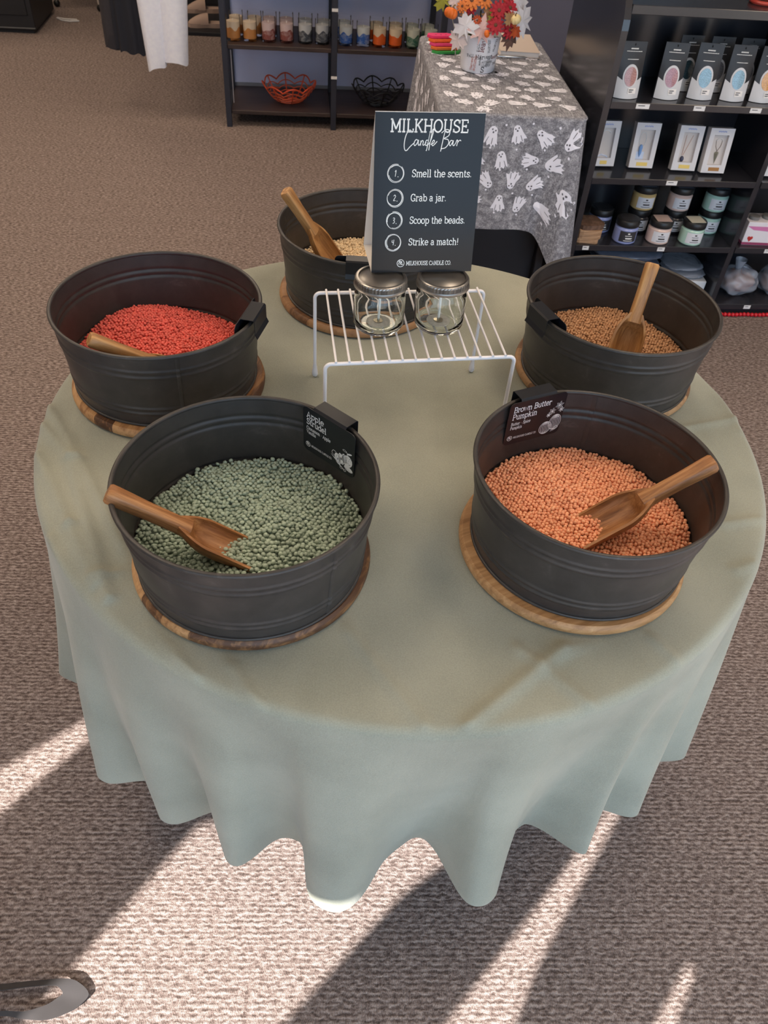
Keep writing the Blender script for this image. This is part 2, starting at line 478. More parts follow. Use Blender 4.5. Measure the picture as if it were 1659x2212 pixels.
struct(g.obj('ground_outside', mat('pavement', srgb(178, 160, 142), 0.9, var=0.1, scale=8)))
for nm, x0, x1 in (('left', -3.1, -1.28), ('right', -0.86, 3.25)):
    pl = bpy.data.lights.new('window_portal_' + nm, 'AREA')
    pl.shape = 'RECTANGLE'; pl.size = x1 - x0; pl.size_y = 2.5
    pl.cycles.is_portal = True
    po = bpy.data.objects.new('window_portal_' + nm, pl); COL.objects.link(po)
    po.location = ((x0 + x1) / 2, FRONT_Y + 0.02, 1.3)
    po.rotation_euler = (PI / 2, 0, 0)      # faces into the room (+y)

# ceiling troffers
LAMP_POS = [(-3.2, 0.3), (-3.2, 3.0), (-1.3, 0.3), (-1.3, 2.6), (0.8, 0.3), (0.25, 3.05), (2.5, 0.3), (-1.9, 5.4), (-3.4, 5.4)]
diff = mat('light_diffuser', (1, 0.9, 0.78, 1), 0.5)
dnt = diff.node_tree; db = dnt.nodes['Principled BSDF']
db.inputs['Emission Color'].default_value = (1, 0.86, 0.68, 1); db.inputs['Emission Strength'].default_value = 3.0
LAMP_WORDS = ['by the left wall near the street', 'by the left wall further in', 'left of the round table', 'over the rear aisle, left', 'right of the round table', 'over the patterned table', 'by the right wall', 'deep in the shop', 'in the far left corner']
for i, (x, y) in enumerate(LAMP_POS):
    t = thing('ceiling_light', 'recessed ceiling light panel ' + LAMP_WORDS[i], 'ceiling light', (x, y, CEIL_Z), 0, 'ceiling light panels')
    g = G()
    for a, b_ in ((-.32, 0), (.32, 0)): g.box((a, b_, -.012), (.03, 1.25, .024))
    for a, b_ in ((0, -.61), (0, .61)): g.box((a, b_, -.012), (.61, .03, .024))
    g.obj('frame', mat('white_enamel', srgb(235, 235, 235), 0.4), t)
    g = G(); g.box((0, 0, -.006), (.61, 1.19, .008)); g.obj('diffuser', diff, t)
    ld = bpy.data.lights.new('ceiling_lamp', 'AREA')
    ld.shape = 'RECTANGLE'; ld.size = .6; ld.size_y = 1.18
    ld.energy = 10.2 if y < 2 else 12.6; ld.color = (1.0, 0.785, 0.58)
    lo = bpy.data.objects.new('ceiling_lamp', ld); COL.objects.link(lo)
    lo.location = (0, 0, -.02); lo.parent = t

# ------------------------------------------------------------------ round table and its cloth
TZ = 0.76
RT = 0.61
t = thing('round_table', 'round table hidden under the sage green cloth', 'table', (0, 0, 0))
g = G(); g.lathe([(1e-4, TZ - .036), (RT - .02, TZ - .036), (RT - .012, TZ - .03), (RT - .012, TZ - .008), (RT - .02, TZ - .004), (1e-4, TZ - .004)], 64)
TBL = mat('grey_laminate', srgb(120, 118, 115), 0.5)
g.obj('table_top', TBL, t, True)
for k in range(4):
    a = PI / 4 + k * PI / 2
    g = G(); g.tube([(.3 * math.cos(a), .3 * math.sin(a), TZ - .03), (.38 * math.cos(a), .38 * math.sin(a), .012)], .014, 12)
    g.obj('leg', mat('grey_steel', srgb(110, 110, 112), 0.4, metal=0.7), t, True)

HEM = [(-190, .64), (-179, .605), (-172, .66), (-168.4, .685), (-165.5, .65), (-160, .60), (-152, .635), (-147, .672), (-144.6, .66), (-143, .62), (-141, .585),
       (-138, .595), (-134.8, .632), (-132.5, .624), (-131, .605), (-129.5, .57), (-127.5, .545), (-125, .56), (-123.1, .60), (-121, .617), (-119, .62), (-117.5, .595),
       (-116.3, .555), (-114, .535), (-111, .530), (-109.2, .560), (-108.2, .606), (-106.6, .628), (-105, .636), (-102.5, .639), (-100.3, .628), (-98.4, .602), (-97, .57), (-95.5, .54), (-93, .518),
       (-89.9, .505), (-87.4, .508), (-85.3, .532), (-84.2, .58), (-83.4, .618), (-82, .632), (-80.0, .638), (-77.9, .630), (-76.6, .612), (-75.4, .578), (-72.5, .555), (-69.4, .54), (-66.4, .53),
       (-64.2, .56), (-63, .605), (-61.6, .640), (-60.0, .628), (-57.5, .59), (-55, .574), (-53, .59), (-51.3, .635), (-49.7, .650), (-47.5, .636), (-44, .60), (-40.5, .60),
       (-37.3, .64), (-36, .662), (-34.4, .672), (-31, .64), (-24, .60), (-15, .65), (-5, .66), (6, .61), (16, .655), (28, .61), (40, .65), (52, .60), (64, .65), (77, .60), (90, .655),
       (103, .60), (115, .645), (128, .60), (140, .65), (153, .60), (162, .635), (170, .64)]
CREASES = [(-0.608, 0.039, -0.531, -0.102, .9), (-0.531, -0.102, -0.421, -0.323, 1.2), (-0.608, -0.011, -0.545, -0.101, .9), (-0.545, -0.101, -0.441, -0.386, 1.2),
           (-0.598, -0.087, -0.518, -0.245, 1), (-0.518, -0.245, -0.463, -0.361, 1), (-0.545, -0.272, -0.486, -0.384, .8), (-0.132, -0.440, -0.042, -0.596, .5),
           (0.358, -0.066, 0.672, 0.010, .5), (0.011, -0.599, 0.158, -0.494, .6), (0.011, -0.599, 0.390, -0.318, .35), (0.150, -0.501, 0.289, -0.445, .6),
           (-0.287, -0.475, -0.238, -0.564, .8), (-0.468, -0.348, -0.414, -0.337, .5), (0.625, 0.311, 0.596, -0.043, .4), (0.263, -0.444, 0.311, -0.530, .6),
           (0.096, -0.491, 0.176, -0.585, .7), (-0.378, -0.434, -0.319, -0.515, .8), (0.468, -0.271, 0.533, -0.262, .6), (0.451, -0.366, 0.485, -0.353, .6)]
BRD0 = [(-0.252, -0.316), (0.212, -0.311), (-0.409, 0.105), (0.391, 0.138), (-0.054, 0.412)]
def make_cloth():
    NT = 900
    th = np.linspace(-PI, PI, NT, endpoint=False)
    hd = np.array(HEM)
    xs = np.radians(hd[:, 0]); ys = hd[:, 1]
    x3 = np.concatenate([xs - 2 * PI, xs, xs + 2 * PI]); y3 = np.concatenate([ys, ys, ys])
    o = np.argsort(x3); x3 = x3[o]; y3 = y3[o]
    rh = np.interp(th, x3, y3)
    ker = np.exp(-0.5 * (np.arange(-8, 9) / 1.8) ** 2); ker /= ker.sum()
    rp = np.concatenate([rh[-8:], rh, rh[:8]])
    rh = np.convolve(rp, ker, 'valid')
    rings = []
    # top
    for r in np.concatenate([[1e-5], np.linspace(0.02, 0.594, 75)]):
        z = np.full(NT, TZ)
        rings.append((np.full(NT, r), z))
    e = 0.014
    for a in np.linspace(0.15, PI / 2, 7):
        rings.append((np.full(NT, RT - e + e * math.sin(a)), np.full(NT, TZ - e + e * math.cos(a))))
    L = TZ - e - 0.222
    for s in np.linspace(0, 1, 60)[1:]:
        gs = 0.55 * s + 0.45 * s * s if s > 0 else 0
        r = RT + (rh - RT) * gs + 0.012 * math.sin(PI * s) * np.cos(3 * th + 1.0)
        # slight secondary folds
        r = r + 0.004 * s * np.sin(th * 31 + 2 * s) * np.sin(th * 7)
        z = TZ - e - L * s
        hem_wob = -0.005 * (rh - 0.6) / 0.06 * s * s
        rings.append((r, np.full(NT, z) - hem_wob))
    R = np.array([q[0] for q in rings]); Zz = np.array([q[1] for q in rings])
    X = R * np.cos(th)[None]; Y = R * np.sin(th)[None]
    # creases and ridges on the top
    w = 0.0055
    for x0, y0, x1, y1, h in CREASES:
        dx, dy = x1 - x0, y1 - y0; l2 = dx * dx + dy * dy
        t = np.clip(((X - x0) * dx + (Y - y0) * dy) / l2, 0, 1)
        d2 = (X - x0 - t * dx) ** 2 + (Y - y0 - t * dy) ** 2
        top = np.clip((Zz - (TZ - 0.05)) / 0.05, 0, 1)
        for bx_, by_ in BRD0: top = top * np.clip((np.hypot(X - bx_, Y - by_) - .168) / .02, 0, 1)
        Zz = Zz + 0.0082 * h * np.exp(-d2 / (2 * w * w)) * top
    V = np.stack([X, Y, Zz], -1).reshape(-1, 3)
    nr = len(rings)
    i = np.arange(nr - 1)[:, None] * NT; j = np.arange(NT)[None]; j2 = (j + 1) % NT
    F = np.stack([(i + j), (i + j2), (i + NT + j2), (i + NT + j)], -1).reshape(-1, 4)[:, ::-1]
    me = bpy.data.meshes.new('tablecloth')
    me.from_pydata(V.tolist(), [], F.tolist())
    me.polygons.foreach_set('use_smooth', [True] * len(me.polygons))
    me.update()
    o = bpy.data.objects.new('tablecloth', me); COL.objects.link(o)
    return o
def cloth_mat():
    m, nt, b = base_mat('sage_cloth')
    tc = N(nt, 'ShaderNodeTexCoord')
    w1 = N(nt, 'ShaderNodeTexNoise', Scale=6.0, Detail=3.0)
    nt.links.new(tc.outputs['Object'], w1.inputs['Vector'])
    fine = N(nt, 'ShaderNodeTexNoise', Scale=520.0, Detail=2.0)
    nt.links.new(tc.outputs['Object'], fine.inputs['Vector'])
    mx = N(nt, 'ShaderNodeMath', operation='MULTIPLY_ADD')
    nt.links.new(fine.outputs['Fac'], mx.inputs[0]); mx.inputs[1].default_value = 0.6
    nt.links.new(w1.outputs['Fac'], mx.inputs[2])
    nt.links.new(ramp(nt, mx.outputs[0], [(0.45, srgb(137, 139, 125)), (1.1, srgb(166, 167, 152))]), b.inputs['Base Color'])
    b.inputs['Roughness'].default_value = 0.85
    b.inputs['Specular IOR Level'].default_value = 0.2
    b.inputs['Sheen Weight'].default_value = 0.25
    b.inputs['Sheen Roughness'].default_value = 0.5
    # long soft wrinkles + weave
    mp = N(nt, 'ShaderNodeMapping'); mp.inputs['Scale'].default_value = (9, 4, 2); mp.inputs['Rotation'].default_value = (0, 0, 0.9)
    nt.links.new(tc.outputs['Object'], mp.inputs['Vector'])
    wr = N(nt, 'ShaderNodeTexNoise', Scale=1.6, Detail=3.0, Distortion=0.8)
    nt.links.new(mp.outputs[0], wr.inputs['Vector'])
    b1 = N(nt, 'ShaderNodeBump', Strength=0.25, Distance=0.012)
    nt.links.new(wr.outputs['Fac'], b1.inputs['Height'])
    b2 = N(nt, 'ShaderNodeBump', Strength=0.25, Distance=0.0012)
    nt.links.new(fine.outputs['Fac'], b2.inputs['Height'])
    nt.links.new(b1.outputs[0], b2.inputs['Normal'])
    nt.links.new(b2.outputs[0], b.inputs['Normal'])
    return m
cl = make_cloth()
cl.data.materials.append(cloth_mat())
tag(cl, 'sage green cloth hanging in folds over the round table', 'tablecloth')

# ------------------------------------------------------------------ boards, tubs, beads
CTR = [(-0.252, -0.322), (0.218, -0.309), (-0.413, 0.111), (0.388, 0.125), (-0.049, 0.409)]
BRD = [(-0.252, -0.316), (0.212, -0.311), (-0.409, 0.105), (0.391, 0.138), (-0.054, 0.412)]
R_T, R_B, TUB_H, TUB_Z = 0.1672, 0.1532, 0.1424, 0.778
WHO = ['green', 'orange', 'red', 'brown', 'cream']
BW = [wood_mat('acacia_a', srgb(84, 54, 34), srgb(152, 108, 68), srgb(196, 150, 102), 0.5, 0.045, (4, 40, 40), 0.3),
      wood_mat('light_oak', srgb(140, 98, 60), srgb(178, 132, 86), srgb(204, 160, 112), 0.5, 0.0, (4, 50, 50), 1.7),
      wood_mat('acacia_b', srgb(76, 48, 30), srgb(150, 104, 64), srgb(192, 146, 98), 0.5, 0.038, (4, 40, 40), 2.9),
      wood_mat('acacia_c', srgb(120, 84, 56), srgb(150, 112, 78), srgb(180, 140, 100), 0.5, 0.05, (4, 40, 40), 4.1),
      wood_mat('acacia_d', srgb(104, 70, 46), srgb(142, 100, 66), srgb(172, 128, 88), 0.5, 0.05, (4, 40, 40), 5.3)]
BWORDS = ['two-tone striped round wooden board under the tub of green beads', 'pale oak round wooden board under the tub of orange beads',
          'dark-streaked round wooden board under the tub of red beads', 'round wooden board under the tub of brown beads', 'reddish round wooden board under the tub of cream beads']
g = G()
rb_ = 0.166
g.lathe([(1e-4, 0), (rb_ - .006, 0), (rb_ - .001, .004), (rb_, .009), (rb_ - .0015, .015), (rb_ - .005, .018), (1e-4, .018)], 96)
board_me = g.mesh('round_board', True)
for i, (x, y) in enumerate(BRD):
    me = board_me.copy(); me.materials.append(BW[i])
    o = bpy.data.objects.new('round_board', me); COL.objects.link(o)
    o.location = (x, y, TZ + .0004); o.rotation_euler = (0, 0, [0.9, 0.35, 1.25, -0.5, 0.3][i])
    tag(o, BWORDS[i], 'wooden board', 'round boards under the tubs')

def tub_mat():
    m, nt, b = base_mat('black_tub_metal')
    tc = N(nt, 'ShaderNodeTexCoord')
    n1 = N(nt, 'ShaderNodeTexNoise', Scale=26.0, Detail=6.0, Roughness=0.7, Distortion=0.4)
    nt.links.new(tc.outputs['Object'], n1.inputs['Vector'])
    n2 = N(nt, 'ShaderNodeTexNoise', Scale=9.0, Detail=5.0)
    nt.links.new(tc.outputs['Object'], n2.inputs['Vector'])
    nt.links.new(ramp(nt, n1.outputs['Fac'], [(0.35, srgb(54, 51, 50)), (0.62, srgb(66, 62, 60)), (0.78, srgb(90, 85, 82))]), b.inputs['Base Color'])
    b.inputs['Metallic'].default_value = 0.15
    nt.links.new(ramp(nt, n2.outputs['Fac'], [(0.3, (.34, .34, .34, 1)), (0.7, (.5, .5, .5, 1))]), b.inputs['Roughness'])
    bp = N(nt, 'ShaderNodeBump', Strength=0.08, Distance=0.002)
    nt.links.new(n2.outputs['Fac'], bp.inputs['Height'])
    nt.links.new(bp.outputs[0], b.inputs['Normal'])
    return m
TUBM = tub_mat()
def tub_r(z): return R_B + (R_T - R_B) * z / TUB_H
def tub_profile():
    out = []
    def rib(z):
        k = 0.0
        for c in (.100, .111, .026, .036):
            k += 0.0017 * math.exp(-((z - c) / .0028) ** 2)
        return k
    zs = list(np.linspace(.004, TUB_H - .004, 90))
    outer = [(tub_r(z) + rib(z), z) for z in zs]
    inner = [(tub_r(z) + rib(z) - .0012, z) for z in zs]
    return outer, inner
outer, inner = tub_profile()
gs_ = G(); gs_.lathe([(1e-4, .003), (R_B - .003, .003), (R_B - .0012, .004)] + inner + [(R_T - .001, TUB_H - .003)] + outer[::-1] + [(R_B, 0.002), (1e-4, 0.001)], 128)
wall_me = gs_.mesh('tub_wall', True); wall_me.materials.append(TUBM)
gr = G(); rim_prof = [(R_T + .0006 + .0034 * math.cos(a), TUB_H - .003 + .0034 * math.sin(a)) for a in np.linspace(0, 2 * PI, 13)[:-1]]
gr.lathe(rim_prof, 128, close=True); rim_me = gr.mesh('rolled_rim', 'all'); rim_me.materials.append(TUBM)
gb = G(); foot_prof = [(R_B + .0008 + .0024 * math.cos(a), .0026 + .0024 * math.sin(a)) for a in np.linspace(0, 2 * PI, 9)[:-1]]
gb.lathe(foot_prof, 128, close=True); foot_me = gb.mesh('bottom_bead', 'all'); foot_me.materials.append(TUBM)
gq = G()
sv = []
for k, (r, z) in enumerate(outer[1:-2]):
    hw = .0045 / r
    sv += [((r + .0002) * math.cos(-hw), (r + .0002) * math.sin(-hw), z), ((r + .0016) * math.cos(-hw * .6), (r + .0016) * math.sin(-hw * .6), z), ((r + .0016) * math.cos(hw * .3), (r + .0016) * math.sin(hw * .3), z), ((r + .0001) * math.cos(hw * .5), (r + .0001) * math.sin(hw * .5), z)]
gq.grid(sv, len(outer) - 3, 4)
for p in inner[1:-2]: pass
sv = []
for k, (r, z) in enumerate(inner[1:-2]):
    hw = .004 / r
    sv += [((r - .0001) * math.cos(-hw), (r - .0001) * math.sin(-hw), z), ((r - .0012) * math.cos(-hw * .4), (r - .0012) * math.sin(-hw * .4), z), ((r - .0001) * math.cos(hw), (r - .0001) * math.sin(hw), z)]
gq.grid(sv, len(inner) - 3, 3)
seam_me = gq.mesh('side_seam', True); seam_me.materials.append(TUBM)
SEAM = [-48.7, 75.3, -73.5, 140, 160]
TWORDS = ['round black metal tub of green beads, nearest on the left', 'round black metal tub of orange beads, nearest on the right',
          'round black metal tub of red beads at the left edge of the table', 'round black metal tub of brown beads at the right edge of the table',
          'round black metal tub of cream beads behind the wire rack']
def part(name, me, parent, m=None):
    if m is not None:
        me.materials.append(m)
    o = bpy.data.objects.new(name, me); COL.objects.link(o); o.parent = parent
    return o
for i, (x, y) in enumerate(CTR):
    t = thing('metal_tub', TWORDS[i], 'tub', (x, y, TUB_Z + .0006), 0, 'black metal tubs on the round table')
    part('tub_wall', wall_me, t); part('rolled_rim', rim_me, t); part('bottom_bead', foot_me, t)
    s = part('side_seam', seam_me, t); s.rotation_euler = (0, 0, math.radians(SEAM[i]))

# beads: template pastille
def bead_template(seg=8, rg=4):
    v = [(0, 0, -1)]
    for k in range(1, rg):
        a = PI * k / rg
        for s in range(seg):
            b_ = 2 * PI * s / seg
            v.append((math.sin(a) * math.cos(b_), math.sin(a) * math.sin(b_), -math.cos(a)))
    v.append((0, 0, 1))
    f = []
    for s in range(seg):
        f.append((0, 1 + (s + 1) % seg, 1 + s, -1))
    for k in range(rg - 2):
        for s in range(seg):
            f.append((1 + k * seg + s, 1 + k * seg + (s + 1) % seg, 1 + (k + 1) * seg + (s + 1) % seg, 1 + (k + 1) * seg + s))
    last = len(v) - 1
    for s in range(seg):
        f.append((1 + (rg - 2) * seg + s, 1 + (rg - 2) * seg + (s + 1) % seg, last, -1))
    return np.array(v), f
BV, BF = bead_template()
def make_beads(name, d, heap, flat, m, r_in):
    pts = []
    for layer in range(2):
        sp = d * 0.97
        ny = int(2 * r_in / (sp * .866)) + 2
        for a in range(-ny, ny + 1):
            for b_ in range(-ny, ny + 1):
                x = b_ * sp + (a % 2) * sp / 2 + layer * sp * .33; y = a * sp * .866 + layer * sp * .4
                x += rng.normal(0, d * .11); y += rng.normal(0, d * .11)
                if x * x + y * y < (r_in - d * .5) ** 2:
                    z = heap(x, y) - layer * d * .55 + rng.normal(0, d * .17)
                    pts.append((x, y, z))
    pts = np.array(pts); n = len(pts)
    rmax = R_B + (R_T - R_B) * np.clip(pts[:, 2] - TUB_Z, 0, TUB_H) / TUB_H - d * .6
    rr = np.hypot(pts[:, 0], pts[:, 1]); k = np.minimum(1, rmax / np.maximum(rr, 1e-6))
    pts[:, 0] *= k; pts[:, 1] *= k
    ax = rng.normal(0, .5, (n, 2)); az = rng.uniform(0, 2 * PI, n)
    cx, sx = np.cos(ax[:, 0]), np.sin(ax[:, 0]); cy, sy = np.cos(ax[:, 1]), np.sin(ax[:, 1])
    sz = rng.uniform(.88, 1.1, n) * d / 2
    v = BV[None] * np.array([1, 1, flat])[None, None]
    X, Y, Zc = v[..., 0] * sz[:, None], v[..., 1] * sz[:, None], v[..., 2] * sz[:, None]
    Y, Zc = Y * cx[:, None] - Zc * sx[:, None], Y * sx[:, None] + Zc * cx[:, None]
    X, Zc = X * cy[:, None] + Zc * sy[:, None], -X * sy[:, None] + Zc * cy[:, None]
    V = np.stack([X + pts[:, :1], Y + pts[:, 1:2], Zc + pts[:, 2:3]], -1).reshape(-1, 3)
    nb = len(BV)
    loops = []; starts = []; tot = []
    idx = []
    base_l = [tuple(q for q in f if q >= 0) for f in BF]
    flatl = np.array([q for f in base_l for q in f]); cnt = np.array([len(f) for f in base_l])
    L = (flatl[None] + (np.arange(n) * nb)[:, None]).reshape(-1)
    Cn = np.tile(cnt, n)
    S = np.concatenate([[0], np.cumsum(Cn)[:-1]])
    me = bpy.data.meshes.new(name)
    me.vertices.add(len(V)); me.vertices.foreach_set('co', V.reshape(-1))
    me.loops.add(len(L)); me.loops.foreach_set('vertex_index', L.astype(np.int32))
    me.polygons.add(len(Cn)); me.polygons.foreach_set('loop_start', S.astype(np.int32)); me.polygons.foreach_set('loop_total', Cn.astype(np.int32))
    me.polygons.foreach_set('use_smooth', np.ones(len(Cn), bool))
    me.update(calc_edges=True); me.validate()
    # filler heap under the loose beads
    gg = G(); nn = 24
    P = [(0, 0, heap(0, 0) - d)]
    fv = []
    for a in range(12):
        for s in range(nn):
            r_ = (a + .3) / 11.3 * (r_in - .002); th_ = 2 * PI * s / nn
            x, y = r_ * math.cos(th_), r_ * math.sin(th_)
            fv.append((x, y, heap(x, y) - d * .95))
    return me, fv, nn
HEAPS = [lambda x, y: .816 + .016 * math.exp(-((x - .02) ** 2 + (y + .03) ** 2) / .012) + .004 * math.sin(x * 40) * math.cos(y * 35) - .02 * max(0, -x - .05) ,
         lambda x, y: .815 + .020 * math.exp(-((x + .01) ** 2 + (y - .0) ** 2) / .012) + .003 * math.sin(x * 45 + 1) * math.cos(y * 38) - .05 * max(0, -x - .09),
         lambda x, y: .805 + .026 * math.exp(-((x + .06) ** 2 + (y - .10) ** 2) / .008) + .014 * math.exp(-((x - .09) ** 2 + (y - .02) ** 2) / .008) + .012 * math.exp(-((x) ** 2 + (y + .05) ** 2) / .01),
         lambda x, y: .812 + .014 * math.exp(-((x + .05) ** 2 + (y - .05) ** 2) / .01) + .006 * math.sin(x * 30),
         lambda x, y: .812 + .014 * math.exp(-((x - .05) ** 2 + (y - .05) ** 2) / .01)]
BEADC = [srgb(164, 180, 162), srgb(250, 176, 136), srgb(228, 104, 92), srgb(188, 142, 104), srgb(232, 206, 168)]
BEADD = [.0073, .0060, .0060, .0058, .0060]
for i, (x, y) in enumerate(CTR):
    m = bead_mat('beads_' + WHO[i], BEADC[i])
    me, fv, nn = make_beads('wax_beads', BEADD[i], HEAPS[i], .66 if i == 0 else .9, m, .157)
    me.materials.append(m)
    o = bpy.data.objects.new('wax_beads', me); COL.objects.link(o)
    o.location = (x, y, 0)
    tag(o, 'heap of small %s wax beads filling a black tub' % WHO[i], 'beads'); o['kind'] = 'stuff'
    gg = G(); gg.grid([], 0, 0) if False else None
    V = fv; F = []
    for a in range(11):
        for s in range(nn):
            F.append((a * nn + s, a * nn + (s + 1) % nn, (a + 1) * nn + (s + 1) % nn, (a + 1) * nn + s))
    F.append(tuple(range(nn)))
    gg.add(V, F)
    fo = gg.obj('bead_bed', m, o, True); fo['kind'] = 'stuff'

# ------------------------------------------------------------------ wooden scoops
SCW = wood_mat('scoop_wood', srgb(104, 64, 36), srgb(156, 104, 60), srgb(194, 142, 92), 0.45, 0, (5, 60, 60), 0.8)
SCW2 = wood_mat('scoop_wood_light', srgb(124, 82, 46), srgb(172, 124, 74), srgb(206, 160, 106), 0.45, 0, (5, 60, 60), 3.3)
def scoop(label, E_, T_, upv, m, hl=.098, bw=.030):
    E_ = Vector(E_); T_ = Vector(T_)
    ax = (E_ - T_); L = ax.length; ax.normalize()
    upv = Vector(upv); upv = (upv - ax * upv.dot(ax)).normalized()
    yy = upv.cross(ax)
    t = thing('wooden_scoop', label, 'scoop', (0, 0, 0), 0, 'wooden scoops in the tubs')
    t.matrix_world = Matrix(((ax.x, yy.x, upv.x, E_.x), (ax.y, yy.y, upv.y, E_.y), (ax.z, yy.z, upv.z, E_.z), (0, 0, 0, 1)))
    # handle: rounded square, local x from -hl to 0
    g = G(); v = []
    prof = [(-hl - .012, .0125, .010), (-hl + .006, .0105, .0095), (-hl * .5, .0105, .0095), (-.012, .0118, .0105), (-.003, .0118, .0105), (0, .0098, .0088)]
    ns = 16
    for x, wy, wz in prof:
        for k in range(ns):
            a = 2 * PI * k / ns
            c, s = math.cos(a), math.sin(a)
            e = 0.55
            v.append((x, wy * math.copysign(abs(c) ** e, c), wz * math.copysign(abs(s) ** e, s) - .004))
    f = []
    for i in range(len(prof) - 1):
        for k in range(ns):
            f.append((i * ns + k, i * ns + (k + 1) % ns, (i + 1) * ns + (k + 1) % ns, (i + 1) * ns + k))
    f.append(tuple(range(ns))); f.append(tuple((len(prof) - 1) * ns + k for k in range(ns - 1, -1, -1)))
    g.add(v, f); g.obj('handle', m, t, True)
    # bowl: trough from x=-hl to x=-L
    bl = L - hl; nu, nv = 26, 19
    def wd(s):
        return .012 + (bw - .012) * min(1, math.sin(min(1, s / .42) * PI / 2))
    def dep(s): return .012 + .014 * min(1, math.sin(min(1, s / .5) * PI / 2)) - .006 * max(0, s - .6) / .4
    out = []; inn = []
    for i in range(nu):
        s = i / (nu - 1); x = -hl + .004 - (bl + .004) * s
        w, d = wd(s), dep(s)
        k_in = min(1, max(0, (s - .10) / .16)); k_in = k_in * k_in * (3 - 2 * k_in)
        for j in range(nv):
            q = -1 + 2 * j / (nv - 1)
            cx = .002 * (1 - s)
            out.append((x, w * math.sin(q * PI / 2), .004 - d * math.cos(q * PI / 2) - .002))
            wi = w - .0042
            inn.append((x, wi * math.sin(q * PI / 2), .0035 - max(0, d - .0055) * k_in * math.cos(q * PI / 2) - .0015 + .0005))
    g = G()
    n0 = nu * nv
    f = []
    for i in range(nu - 1):
        for j in range(nv - 1):
            a, b_, c, d = i * nv + j, (i + 1) * nv + j, (i + 1) * nv + j + 1, i * nv + j + 1
            f.append((a, b_, c, d)); f.append((n0 + d, n0 + c, n0 + b_, n0 + a))
        f.append((i * nv, n0 + i * nv, n0 + (i + 1) * nv, (i + 1) * nv))
        f.append((i * nv + nv - 1, (i + 1) * nv + nv - 1, n0 + (i + 1) * nv + nv - 1, n0 + i * nv + nv - 1))
    for j in range(nv - 1):
        i = nu - 1
        f.append((i * nv + j, n0 + i * nv + j, n0 + i * nv + j + 1, i * nv + j + 1))
        f.append((j, j + 1, n0 + j + 1, n0 + j))
    g.add(out + inn, f); g.obj('bowl', m, t, True)
    return t
scoop('brown wooden scoop resting in the green beads', (-.416, -.358, .931), (-.248, -.374, .826), (.25, .1, 1), SCW, hl=.098, bw=.030)
scoop('brown wooden scoop resting in the orange beads', (.366, -.326, .941), (.196, -.352, .829), (-.2, .05, 1), SCW, hl=.095, bw=.031)
scoop('wooden scoop in the red beads with its blunt handle end showing', (-.497, -.012, .927), (-.345, .028, .826), (.1, .1, 1), SCW2)
scoop('light wooden scoop standing upright in the brown beads', (.437, .158, .975), (.392, .075, .800), (-.1, -1, .35), SCW2, hl=.092, bw=.030)
scoop('wooden scoop leaning in the cream beads behind the sign', (-.199, .395, .988), (-.09, .410, .815), (.75, -.45, .5), SCW2, hl=.088, bw=.029)

